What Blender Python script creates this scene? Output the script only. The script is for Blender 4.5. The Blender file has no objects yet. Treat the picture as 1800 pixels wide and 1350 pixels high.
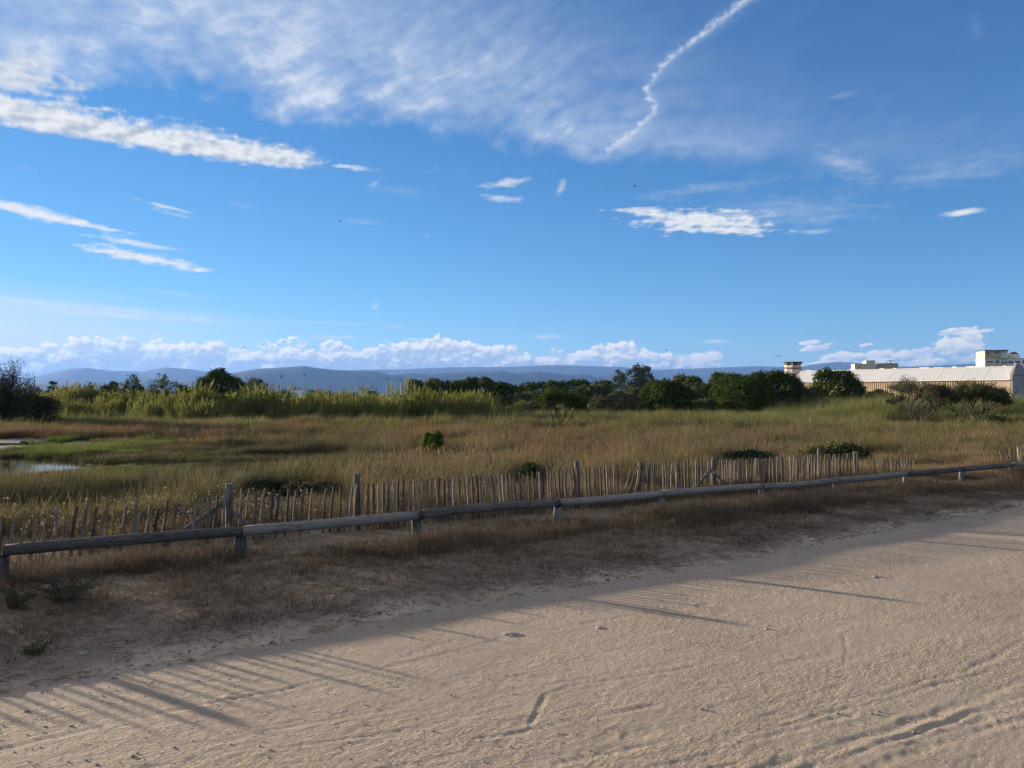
import bpy, bmesh, math, random
import numpy as np
from mathutils import Vector, Matrix

S = bpy.context.scene
COL = S.collection
PI = math.pi
R = math.radians
RNG = np.random.default_rng(7)
random.seed(7)

# ------------------------------------------------------------------ camera
CAM_H = 1.7
FPX = 1350.0                      # focal length in pixels of the 1800 px wide photograph
HORIZON = 692.0
PITCH = math.atan((HORIZON - 675.0) / FPX)
cam_d = bpy.data.cameras.new('camera')
cam = bpy.data.objects.new('camera', cam_d)
COL.objects.link(cam)
cam.location = (0, 0, CAM_H)
cam.rotation_euler = (PI / 2 + PITCH, 0, 0)
cam_d.sensor_width = 36.0
cam_d.lens = 36.0 * FPX / 1800.0
cam_d.clip_start = 0.05
cam_d.clip_end = 120000
S.camera = cam

# ------------------------------------------------------------------ sun
SUN_EL = 6.7
SUN_AZ = -58.0                    # degrees from the view direction (+Y) towards the right
sx = math.sin(R(SUN_AZ)) * math.cos(R(SUN_EL))
sy = math.cos(R(SUN_AZ)) * math.cos(R(SUN_EL))
sz = math.sin(R(SUN_EL))
sun_d = bpy.data.lights.new('sun', 'SUN')
sun_d.energy = 4.0
sun_d.angle = R(0.5)
sun_d.color = (1.0, 0.84, 0.65)
sun = bpy.data.objects.new('sun', sun_d)
COL.objects.link(sun)
sun.rotation_euler = Vector((sx, sy, sz)).to_track_quat('Z', 'Y').to_euler()
sun.location = (-30, 15, 20)

# ------------------------------------------------------------------ view
S.view_settings.view_transform = 'Standard'
S.view_settings.look = 'None'
S.view_settings.exposure = 2.2
S.view_settings.gamma = 1.0
S.view_settings.use_curve_mapping = False
S.render.engine = 'CYCLES'
S.cycles.use_denoising = True
S.cycles.use_adaptive_sampling = True
S.cycles.adaptive_threshold = 0.02
S.cycles.max_bounces = 6
S.cycles.diffuse_bounces = 3
S.cycles.glossy_bounces = 2
S.cycles.transmission_bounces = 3
S.cycles.transparent_max_bounces = 6
S.cycles.volume_bounces = 0
S.cycles.sample_clamp_indirect = 4.0


def pix_dir(x, y):
    a = (x - 900.0) / FPX
    b = (675.0 - y) / FPX
    c, s = math.cos(PITCH), math.sin(PITCH)
    return Vector((a, c - b * s, s + b * c)).normalized()


def pix_azel(x, y):
    d = pix_dir(x, y)
    return math.degrees(math.atan2(d.x, d.y)), math.degrees(math.asin(d.z))


# ------------------------------------------------------------------ node helpers
class X:
    """A float or vector socket with arithmetic."""
    nt = None

    def __init__(self, s):
        self.s = s

    @staticmethod
    def m(op, *a, clamp=False):
        n = X.nt.nodes.new('ShaderNodeMath')
        n.operation = op
        n.use_clamp = clamp
        for i, v in enumerate(a):
            if isinstance(v, X):
                X.nt.links.new(v.s, n.inputs[i])
            else:
                n.inputs[i].default_value = float(v)
        return X(n.outputs[0])

    def __add__(s, o): return X.m('ADD', s, o)
    def __radd__(s, o): return X.m('ADD', o, s)
    def __sub__(s, o): return X.m('SUBTRACT', s, o)
    def __rsub__(s, o): return X.m('SUBTRACT', o, s)
    def __mul__(s, o): return X.m('MULTIPLY', s, o)
    def __rmul__(s, o): return X.m('MULTIPLY', o, s)
    def __truediv__(s, o): return X.m('DIVIDE', s, o)


def mx(a, b): return X.m('MAXIMUM', a, b)
def mn(a, b): return X.m('MINIMUM', a, b)
def clamp01(a): return X.m('ADD', a, 0.0, clamp=True)


def smooth(lo, hi, v, to0=0.0, to1=1.0):
    n = X.nt.nodes.new('ShaderNodeMapRange')
    n.interpolation_type = 'SMOOTHSTEP'
    for i, q in enumerate((v, lo, hi, to0, to1)):
        if isinstance(q, X):
            X.nt.links.new(q.s, n.inputs[i])
        else:
            n.inputs[i].default_value = q
    return X(n.outputs[0])


def vec(x, y, z=0.0):
    n = X.nt.nodes.new('ShaderNodeCombineXYZ')
    for i, q in enumerate((x, y, z)):
        if isinstance(q, X):
            X.nt.links.new(q.s, n.inputs[i])
        else:
            n.inputs[i].default_value = q
    return X(n.outputs[0])


def noise(v, scale, detail=4.0, rough=0.55, dist=0.0, dims='3D', lac=2.0):
    n = X.nt.nodes.new('ShaderNodeTexNoise')
    n.noise_dimensions = dims
    if v is not None:
        X.nt.links.new(v.s, n.inputs['Vector'])
    n.inputs['Scale'].default_value = scale
    n.inputs['Detail'].default_value = detail
    n.inputs['Roughness'].default_value = rough
    n.inputs['Lacunarity'].default_value = lac
    n.inputs['Distortion'].default_value = dist
    return X(n.outputs['Fac'])


def voronoi(v, scale, feature='SMOOTH_F1', smoothness=0.6, rand=1.0, detail=0.0):
    n = X.nt.nodes.new('ShaderNodeTexVoronoi')
    n.feature = feature
    if v is not None:
        X.nt.links.new(v.s, n.inputs['Vector'])
    n.inputs['Scale'].default_value = scale
    n.inputs['Detail'].default_value = detail
    n.inputs['Randomness'].default_value = rand
    if feature == 'SMOOTH_F1':
        n.inputs['Smoothness'].default_value = smoothness
    return X(n.outputs['Distance'])


def ramp(v, stops, interp='LINEAR'):
    """Colour ramp; stops = [(pos, (r,g,b))]; returns the colour socket."""
    n = X.nt.nodes.new('ShaderNodeValToRGB')
    n.color_ramp.interpolation = interp
    el = n.color_ramp.elements
    while len(el) < len(stops):
        el.new(0.5)
    for e, (p, c) in zip(el, stops):
        e.position = p
        e.color = (c[0], c[1], c[2], 1)
    if isinstance(v, X):
        X.nt.links.new(v.s, n.inputs[0])
    return X(n.outputs[0])


def curve(v, pts):
    """Piecewise curve through (v, f) points, constant outside."""
    v0, v1 = pts[0][0], pts[-1][0]
    f0, f1 = min(p[1] for p in pts), max(p[1] for p in pts)
    t = X.m('ADD', (v - v0) * (1.0 / (v1 - v0)), 0.0, clamp=True)
    n = X.nt.nodes.new('ShaderNodeFloatCurve')
    c = n.mapping.curves[0]
    n.mapping.use_clip = False
    q = [((p[0] - v0) / (v1 - v0), (p[1] - f0) / (f1 - f0)) for p in pts]
    c.points[0].location = q[0]
    c.points[1].location = q[-1]
    for p in q[1:-1]:
        c.points.new(*p)
    for p in c.points:
        p.handle_type = 'AUTO_CLAMPED'
    n.mapping.update()
    X.nt.links.new(t.s, n.inputs['Value'])
    return X(n.outputs[0]) * (f1 - f0) + f0


def mixc(fac, a, b, blend='MIX'):
    n = X.nt.nodes.new('ShaderNodeMix')
    n.data_type = 'RGBA'
    n.blend_type = blend
    n.clamp_factor = True
    for sock, q in ((n.inputs[0], fac), (n.inputs[6], a), (n.inputs[7], b)):
        if isinstance(q, X):
            X.nt.links.new(q.s, sock)
        elif isinstance(q, (int, float)):
            sock.default_value = q
        else:
            sock.default_value = (q[0], q[1], q[2], 1)
    return X(n.outputs[2])


# ------------------------------------------------------------------ world: clear evening sky
def build_world():
    w = bpy.data.worlds.new('World')
    S.world = w
    w.use_nodes = True
    nt = w.node_tree
    nt.nodes.clear()
    X.nt = nt
    out = nt.nodes.new('ShaderNodeOutputWorld')
    bg = nt.nodes.new('ShaderNodeBackground')
    nt.links.new(bg.outputs[0], out.inputs[0])
    sky = nt.nodes.new('ShaderNodeTexSky')
    sky.sky_type = 'NISHITA'
    sky.sun_disc = False
    sky.sun_elevation = R(SUN_EL)
    sky.sun_rotation = R(SUN_AZ)
    sky.altitude = 5
    sky.air_density = 0.6
    sky.dust_density = 0.0
    sky.ozone_density = 3.4
    hs = nt.nodes.new('ShaderNodeHueSaturation')
    hs.inputs['Hue'].default_value = 0.503
    hs.inputs['Saturation'].default_value = 1.07
    nt.links.new(sky.outputs[0], hs.inputs['Color'])
    # soft shoulder so that the bright side of the sky rolls off instead of clipping
    den = nt.nodes.new('ShaderNodeVectorMath')
    den.operation = 'MULTIPLY_ADD'
    nt.links.new(hs.outputs[0], den.inputs[0])
    den.inputs[1].default_value = (0.10, 0.10, 0.10)
    den.inputs[2].default_value = (0.92, 0.92, 0.92)
    div = nt.nodes.new('ShaderNodeVectorMath')
    div.operation = 'DIVIDE'
    nt.links.new(hs.outputs[0], div.inputs[0])
    nt.links.new(den.outputs[0], div.inputs[1])
    nt.links.new(div.outputs[0], bg.inputs[0])
    bg.inputs[1].default_value = 0.06


build_world()
# ------------------------------------------------------------------ array noise
_T = np.random.default_rng(3)
_GX = np.cos(_A := (_T.random((256, 256)) * 2 * np.pi)).astype(np.float32)
_GY = np.sin(_A).astype(np.float32)
_WX = _T.random((256, 256)).astype(np.float32)
_WY = _T.random((256, 256)).astype(np.float32)


def perlin(x, y, seed=0):
    x = np.asarray(x, dtype=np.float32)
    y = np.asarray(y, dtype=np.float32)
    ix, iy = np.floor(x), np.floor(y)
    fx, fy = x - ix, y - iy
    jx = (ix.astype(np.int32) + seed * 57) & 255
    jy = (iy.astype(np.int32) + seed * 131) & 255
    kx, ky = (jx + 1) & 255, (jy + 1) & 255
    u = fx * fx * fx * (fx * (fx * 6 - 15) + 10)
    v = fy * fy * fy * (fy * (fy * 6 - 15) + 10)

    def g(qx, qy, dx, dy):
        q = qx * 256 + qy
        return _GX.ravel()[q] * (fx - dx) + _GY.ravel()[q] * (fy - dy)
    a, b, c, d = g(jx, jy, 0, 0), g(kx, jy, 1, 0), g(jx, ky, 0, 1), g(kx, ky, 1, 1)
    return ((a + (b - a) * u) * (1 - v) + (c + (d - c) * u) * v) * np.float32(1.4)


def fbm(x, y, octaves=5, gain=0.5, lac=2.0, seed=0, ridged=False):
    t = 0.0
    amp = 1.0
    tot = 0.0
    for o in range(octaves):
        n = perlin(x, y, seed + o * 17)
        if ridged:
            n = 1.0 - 2.0 * np.abs(n)
        t = t + n * amp
        tot += amp
        amp *= gain
        x = x * lac + 13.7
        y = y * lac - 7.3
    return t / tot * (1.0 if ridged else 1.6)


def worley(x, y, seed=0):
    x = np.asarray(x, dtype=np.float32)
    y = np.asarray(y, dtype=np.float32)
    ix, iy = np.floor(x).astype(np.int32), np.floor(y).astype(np.int32)
    best = np.full(np.shape(x), 9.0, dtype=np.float32)
    for dx in (-1, 0, 1):
        for dy in (-1, 0, 1):
            q = ((ix + dx + seed * 57) & 255) * 256 + ((iy + dy + seed * 131) & 255)
            best = np.minimum(best, (x - (ix + dx + _WX.ravel()[q])) ** 2 + (y - (iy + dy + _WY.ravel()[q])) ** 2)
    return np.sqrt(best)


def sstep(a, b, v):
    t = np.clip((v - a) / (b - a), 0, 1)
    return t * t * (3 - 2 * t)


# ------------------------------------------------------------------ clouds, as functions of azimuth and elevation (degrees)
def azel(pts):
    q = np.array([pix_azel(*p) for p in pts])
    return q


def through(v, pts, key=0):
    q = azel(pts)
    o = np.argsort(q[:, key])
    return np.interp(v, q[o, key], q[o, 1 - key])


def cloud_layers(az, el):
    """Returns density and linear display colour of the clouds for arrays of directions."""
    a, e = R(1) * az, R(1) * np.maximum(el, 0.0)
    dx, dy, dz = np.sin(a) * np.cos(e), np.cos(a) * np.cos(e), np.sin(e)
    px, py = dx / (dz + 0.06), dy / (dz + 0.06)
    n1 = fbm(az * 0.16, el * 0.24, 5, 0.55, seed=1)
    n2 = fbm(az * 0.55, el * 0.9, 6, 0.6, seed=2)
    n3 = fbm(az * 2.0, el * 3.2, 4, 0.6, seed=3)
    rgb = np.zeros(az.shape + (3,))
    alpha = np.zeros(az.shape)

    def over(dens, col):
        m = dens > 0.002
        dn = np.clip(dens[m], 0, 1)[:, None]
        col = np.asarray(col)
        c = col if col.ndim == 1 else col[m]
        al = alpha[m][:, None]
        a2 = dn + al * (1 - dn)
        rgb[m] = (c * dn + rgb[m] * (al * (1 - dn))) / np.maximum(a2, 1e-5)
        alpha[m] = a2[:, 0]

    front = sstep(110, 60, np.abs(az))            # 1 in the part of the sky the photograph looks at

    # cirrus sheet sweeping down to the right
    low = through(az, [(-900, 190), (-200, 190), (0, 168), (110, 150), (220, 132), (320, 150), (430, 186), (540, 202), (660, 212), (800, 238),
                       (950, 268), (1080, 285), (1230, 288), (1400, 300), (1520, 318), (1700, 322), (2100, 300)])
    low = low * front + (1 - front) * 24
    d = el - low + n1 * 1.3 + n2 * 0.7 + n3 * 0.12
    k = np.interp(az, [-38, -22, 0, 8, 22], [18.0, 12.0, 6.0, 3.8, 3.2])
    k = np.where(np.abs(az) > 60, 20.0, k)
    w1 = fbm(px * 1.5 + n1 * 0.35, py * 1.5 + n2 * 0.15, 7, 0.62, seed=11)
    w2 = fbm(px * 0.6 + py * 2.6 + n1 * 0.4, py * 0.6 - px * 0.3, 7, 0.6, seed=12)
    # fibres run from upper right to lower left in the photograph
    th = np.radians(np.interp(az, [-40, -15, 5, 20], [8.0, 22.0, 28.0, 12.0]))
    fa = az * np.cos(th) + el * np.sin(th)
    fb = -az * np.sin(th) + el * np.cos(th)
    fib = fbm(fa * 0.16 + n1 * 0.35, fb * 0.95 + n1 * 0.5, 5, 0.55, seed=14)
    fib2 = fbm(fa * 0.30, fb * 2.6 + n1 * 0.8, 4, 0.5, seed=16)
    mott = fbm(az * 0.8 + n1, el * 1.3 + n2 * 0.4, 3, 0.45, seed=15)
    tex = np.clip(0.66 + w1 * 0.20 + fib * 0.30 + fib2 * 0.07 + mott * 0.17, 0, 1.3)
    amt = np.interp(az, [-70, -36, -25, -10, 3, 8, 12, 16, 24, 36, 60], [0.9, 1.0, 1.0, 0.98, 0.98, 0.86, 0.62, 0.46, 0.28, 0.18, 0.4])
    body = np.exp(-np.maximum(d, 0) / k)
    lump = np.clip(0.88 + n1 * 0.6, 0.35, 1.25)
    cir = sstep(-0.45, 2.2, d) * (body * 0.96 + 0.05) * tex * amt * lump
    top_fade = np.interp(el, [0, 29, 45, 90], [1, 1, 0.8, 0.6])
    cir = cir * top_fade * np.clip(front + 0.9 * (1 - front), 0, 1)
    over(cir * 1.34 * front, (0.60, 0.68, 0.83))
    # unseen glowing cloud overhead and behind, added to warm and fill the shadows
    fill_deck = np.clip(0.46 + 0.30 * n1 + 0.22 * n2, 0, 0.9) * np.maximum((1 - front) * sstep(8, 26, el), sstep(31, 46, el))
    over(fill_deck, (0.92, 0.82, 0.72))
    over(np.clip(cir - 0.42, 0, 1) * 1.05, (0.86, 0.89, 0.93))
    # thin veil over the upper left
    over(sstep(0, 6, d) * 0.10 * sstep(14, -20, az) * (0.6 + 0.8 * tex) * front, (0.66, 0.74, 0.88))

    streak = fbm(az * 0.32 + el * 0.08, el * 2.4 + az * 0.18, 6, 0.6, seed=21)
    fine = fbm(az * 1.0 + el * 0.7, el * 2.8 - az * 0.3, 5, 0.52, seed=22)

    def scrap(cx, cy, hw, hh, tilt=0.0, amp=0.9, soft=0.6, f=None):
        ca, ce = pix_azel(cx, cy)
        res = np.zeros(az.shape)
        m = (np.abs(az - ca) < hw / 23.6 * 3) & (np.abs(el - ce) < hh / 23.6 * 3 + hw / 23.6 * abs(math.tan(R(tilt))) * 3)
        u = (az[m] - ca) / (hw / 23.6 * math.cos(R(ca)) + 1e-6)
        v = (el[m] - ce + (az[m] - ca) * math.tan(R(tilt))) / (hh / 23.6)
        q = np.sqrt(u * u + v * v)
        g = streak[m] * 0.6 + fine[m] * 0.42 if f is None else f[m]
        res[m] = sstep(0.0, soft, 1.0 - q + g * amp)
        return res

    # thin veils low on the left and on the right
    for s in [(1380, 372, 200, 34, 3, 0.6, 1.6, .32), (1490, 290, 70, 22, 28, .9, 1.5, .34), (1250, 330, 180, 14, -4, .8, 1.5, .24),
              (1680, 300, 260, 26, -3, .9, 1.6, .20), (1480, 168, 50, 7, -6, .8, 1.5, .2), (640, 390, 60, 7, 2, .8, 1.5, .16), (700, 335, 90, 12, 4, .9, 1.5, .12),
              (110, 536, 430, 8, 2.5, .30, 1.2, .55), (190, 553, 430, 7, 2, .3, 1.2, .6), (-120, 605, 760, 120, 0, .12, 1.1, .85), (320, 517, 90, 4, 5, .5, 1.3, .28), (560, 567, 260, 4, 0.3, .3, 1.3, .30), (1715, 50, 22, 20, 30, .8, 1.5, .10)]:
        over(scrap(*s[:-1]) * s[-1], (0.86, 0.88, 0.86))
    # bright band on the left
    lo2 = through(az, [(-900, 100), (-300, 180), (0, 220), (100, 240), (200, 253), (330, 276), (450, 292), (530, 296), (590, 290), (680, 297)])
    up2 = through(az, [(-900, 20), (-300, 100), (0, 160), (100, 172), (180, 198), (260, 213), (350, 226), (440, 245), (520, 262), (575, 282), (620, 292), (680, 297)])
    edge = n3 * 0.18 + fine * 0.30 + n2 * 0.25
    bl = sstep(-0.12, 0.42, el - lo2 + edge * 0.7)
    bu = sstep(-0.30, 0.75, up2 - el + edge * 1.4 + n1 * 0.25)
    band = bl * bu * sstep(0.0, 0.9, up2 - lo2 + edge * 0.9) * (az < 10)
    f2 = lambda x, y: fbm(x * 0.7, y * 1.6, 4, 0.5, seed=31)
    sh = np.clip(0.74 + 1.0 * (f2(az, el) - f2(az - 0.35, el + 0.25)) + 0.12 * fine - 0.22 * sstep(0.3, 1.6, up2 - el) * sstep(-20, -34, az), 0, 1)
    c_lo, c_hi = np.array((0.50, 0.55, 0.61)), np.array((0.93, 0.93, 0.90))
    over(band * 0.94, c_lo + (c_hi - c_lo) * sh[..., None])
    # a knot of thicker cloud at the left edge
    knot = scrap(20, 130, 130, 45, 10, 1.0, 0.9, n2 * 0.7 + n1 * 0.5 + fine * 0.3)
    over(knot * 0.75, c_lo * 1.15 + (c_hi * 0.92 - c_lo * 1.15) * np.clip(sh * 0.9 + n3 * 0.2, 0, 1)[..., None])
    # scraps
    for s in [(70, 376, 150, 11, 8.5, 0.8, 0.7, 1.0), (280, 360, 64, 4, 10, 0.9, 1.0, .75), (300, 374, 42, 4, 9, 1.0, 1.0, .45),
              (235, 427, 88, 6, 6, 0.9, .9, .8), (250, 453, 120, 11, 7, 0.85, .7, 1.0),
              (628, 296, 40, 6, 2, 0.9, .9, .7), (893, 320, 58, 10, -9, 1.1, 1.1, .72), (882, 349, 46, 8, 2, 1.2, 1.1, .66),
              (986, 331, 11, 15, -50, .9, 1.3, .4), (660, 322, 13, 8, -35, .9, 1.3, .35), (600, 292, 20, 4, 0, 1, 1, .5),
              (1230, 388, 138, 24, 5, 0.95, .7, 1.0), (1300, 402, 70, 10, 3, 1.0, .9, .7), (1430, 407, 60, 5, 1, 1.0, 1.1, .32), (1120, 368, 48, 7, 0, 1.0, .9, .6), (1450, 385, 60, 8, -5, 1.0, 1.4, .2),
              (1690, 374, 42, 7, -3, 0.35, .8, .95), (660, 538, 8, 11, 0, 1.0, 1.2, .40), (700, 572, 9, 9, 0, 1.0, 1.2, .40),
              (955, 592, 44, 5, 0, .8, .9, .55), (1255, 600, 28, 5, 0, .8, .9, .6), (745, 597, 52, 4, 0, .7, .9, .7), (585, 593, 60, 4, 0, .7, .9, .6), (1160, 549, 9, 4, 0, .6, 1.2, .35), (560, 585, 20, 3, 0, .8, .9, .4),
              (40, 293, 40, 3, 0, .6, 1.4, .2), (750, 414, 6, 3, 0, .5, 1.2, .35), (450, 320, 12, 3, 0, .6, 1.4, .25), (385, 315, 8, 3, 0, .6, 1.4, .3), (430, 363, 30, 7, 5, .8, 1.5, .25)]:
        sc = scrap(*s[:-1]) * s[-1]
        tone = np.clip(0.88 + 0.8 * (f2(az * 2, el * 2) - f2(az * 2 - 0.4, el * 2 + 0.3)), 0, 1)
        over(sc * 0.93, np.array((0.66, 0.71, 0.77)) + (np.array((0.93, 0.93, 0.92)) - np.array((0.66, 0.71, 0.77))) * tone[..., None])
    # old contrail bent by the wind
    tr = [(1330, -18), (1312, 0), (1262, 38), (1218, 74), (1180, 100), (1150, 132), (1136, 156), (1142, 172), (1152, 184), (1146, 202), (1120, 225), (1092, 250), (1066, 268)]
    ca = through(el, tr, key=1)
    hi = el > pix_azel(1312, 0)[1]
    ca = np.where(hi, ca + (el - pix_azel(1312, 0)[1]) * 1.45, ca)
    wid = np.interp(el, [17, 18.2, 19.5, 20.6, 21.5, 24, 27, 34], [0.62, 0.60, 0.42, 0.34, 0.36, 0.52, 0.80, 1.3])
    dd = az - ca + n3 * 0.20 + fine * 0.20 + n2 * 0.14
    tfade = sstep(16.6, 18.3, el) * sstep(48, 36, el) * front
    core = np.exp(-(dd / (wid * 0.62)) ** 2) * np.clip(0.60 + 0.5 * n3 + 0.45 * fine, 0, 1)
    over(core * tfade * 0.78, (0.80, 0.86, 0.94))
    skirt = np.exp(-((dd - 0.5 * wid) / (wid * 1.5)) ** 2) * np.clip(0.25 + 0.9 * n3 * 0.6 + 0.5 * n2, 0, 1)
    over(skirt * tfade * 0.32, (0.70, 0.78, 0.90))

    # cumulus along the horizon
    def field(x, y):
        wx = x + fbm(x * 0.9, y * 1.1, 3, 0.5, seed=41) * 0.35
        wy = y + fbm(x * 0.9, y * 1.1, 3, 0.5, seed=42) * 0.28
        p1 = 1 - worley(wx * 0.62, wy * 0.95, 43) * 1.25
        p2 = 1 - worley(wx * 1.7, wy * 2.3, 44) * 1.25
        p3 = 1 - worley(wx * 4.2, wy * 5.4, 45) * 1.2
        return p1 * 0.66 + p2 * 0.34 + p3 * 0.10 + fbm(x * 3, y * 4, 4, 0.6, seed=46) * 0.16
    nearh = el < 7.0
    fa_, ea_ = az[nearh], el[nearh]
    f0 = field(fa_, ea_)
    f1 = field(fa_ - 0.20, ea_ + 0.24)
    f2_ = field(fa_ - 0.55, ea_ + 0.45)
    top = through(fa_, [(-3000, 606), (-500, 606), (0, 614), (60, 622), (110, 610), (150, 596), (235, 594), (290, 606), (330, 612), (370, 600), (420, 614), (480, 610), (540, 608), (600, 612), (660, 618), (720, 600), (790, 604), (860, 614),
                        (930, 618), (1000, 622), (1060, 612), (1100, 612), (1140, 622), (1200, 632), (1290, 644), (1345, 660), (1420, 655), (1560, 650), (1700, 650), (2300, 620), (4000, 606)])
    D = (top - ea_) * 1.0 + (f0 - 0.35) * 1.15
    big = fbm(fa_ * 0.20, ea_ * 0.35, 3, 0.5, seed=48)
    D = D + big * 0.35
    bank = sstep(-0.06, 0.20, D)
    deep = sstep(0.15, 1.55, D + big * 0.5)
    lit = sstep(-0.38, 0.62, (f0 - f1) * 1.25 + (f0 - f2_) * 0.55 + 0.20 - deep * 0.55 + big * 0.45)
    lit = np.maximum(lit, sstep(0.34, 0.02, D) * (0.45 + 0.5 * sstep(-0.1, 0.15, f0 - f1)))
    lit = lit * sstep(0.7, 1.9, ea_)
    g_hi = np.array((0.50, 0.62, 0.78))
    g_lo = np.array((0.34, 0.50, 0.72))
    grey = g_lo + (g_hi - g_lo) * sstep(1.2, 3.6, ea_)[..., None]
    left = sstep(-5, -34, fa_)[..., None]
    grey = grey * (1 + 0.16 * left)
    white = np.array((1.12, 1.09, 1.03)) * (1 + 0.10 * left)
    col = grey + (white - grey) * lit[..., None]
    full_a = np.zeros(az.shape)
    full_c = np.zeros(rgb.shape)
    full_a[nearh] = bank * 0.97
    full_c[nearh] = col
    over(full_a, full_c)
    # loose puffs on the right
    lf = np.zeros(az.shape)
    lt = np.zeros(az.shape)
    lf[nearh] = (f0 - 0.45) * 1.0
    lt[nearh] = sstep(-0.30, 0.25, f0 - f1 + 0.4 * (f0 - f2_))
    for s in [(1437, 613, 30, 6), (1424, 602, 20, 4), (1460, 604, 16, 3), (1475, 627, 32, 9), (1540, 622, 36, 8), (1615, 622, 40, 10), (1690, 607, 44, 18), (1705, 630, 46, 7), (1680, 582, 34, 5), (1705, 585, 40, 4), (1228, 628, 44, 12), (1520, 607, 16, 4), (1500, 640, 70, 5), (1600, 640, 80, 6), (1440, 640, 40, 5)]:
        ca_, ce_ = pix_azel(s[0], s[1])
        v = (el - ce_) / (s[3] / 23.6)
        sc = scrap(*s, -6, 0.9, .32, lf)
        tone = np.clip(lt * 0.55 + 0.25 + 0.35 * v - 0.25 * (az - ca_) / (s[2] / 23.6), 0, 1)
        c0, c1 = np.array((0.52, 0.64, 0.80)), np.array((1.08, 1.05, 1.0))
        over(sc * 0.95, c0 + (c1 - c0) * tone[..., None])
    return alpha, rgb
# ------------------------------------------------------------------ object and mesh helpers
def tag(o, label=None, cat=None, group=None, kind=None):
    if label: o['label'] = label
    if cat: o['category'] = cat
    if group: o['group'] = group
    if kind: o['kind'] = kind
    return o


def empty(name, loc, label, cat, group=None, rz=0.0):
    o = bpy.data.objects.new(name, None)
    COL.objects.link(o)
    o.location = loc
    o.rotation_euler = (0, 0, rz)
    o.empty_display_size = 0.2
    return tag(o, label, cat, group)


def link(name, me, parent=None, loc=None, rot=None, scale=None):
    o = bpy.data.objects.new(name, me)
    COL.objects.link(o)
    if parent is not None:
        o.parent = parent
    if loc is not None: o.location = loc
    if rot is not None: o.rotation_euler = rot
    if scale is not None: o.scale = scale
    return o


def np_mesh(name, verts, faces, mat=None, smooth_=False, attrs=None):
    """verts (N,3), faces (M,3|4) arrays -> mesh, with optional point attributes {name: array}."""
    me = bpy.data.meshes.new(name)
    verts = np.asarray(verts, dtype=np.float32)
    faces = np.asarray(faces, dtype=np.int32)
    n, m, k = len(verts), len(faces), faces.shape[1]
    me.vertices.add(n)
    me.vertices.foreach_set('co', verts.ravel())
    me.loops.add(m * k)
    me.loops.foreach_set('vertex_index', faces.ravel())
    me.polygons.add(m)
    me.polygons.foreach_set('loop_start', np.arange(0, m * k, k, dtype=np.int32))
    me.polygons.foreach_set('loop_total', np.full(m, k, dtype=np.int32))
    if smooth_:
        me.polygons.foreach_set('use_smooth', np.ones(m, dtype=bool))
    me.update(calc_edges=True)
    for an, arr in (attrs or {}).items():
        arr = np.asarray(arr, dtype=np.float32)
        if arr.ndim == 1:
            at = me.attributes.new(an, 'FLOAT', 'POINT')
            at.data.foreach_set('value', arr)
        else:
            at = me.attributes.new(an, 'FLOAT_VECTOR', 'POINT')
            at.data.foreach_set('vector', arr.ravel())
    if mat is not None:
        me.materials.append(mat)
    return me


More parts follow.
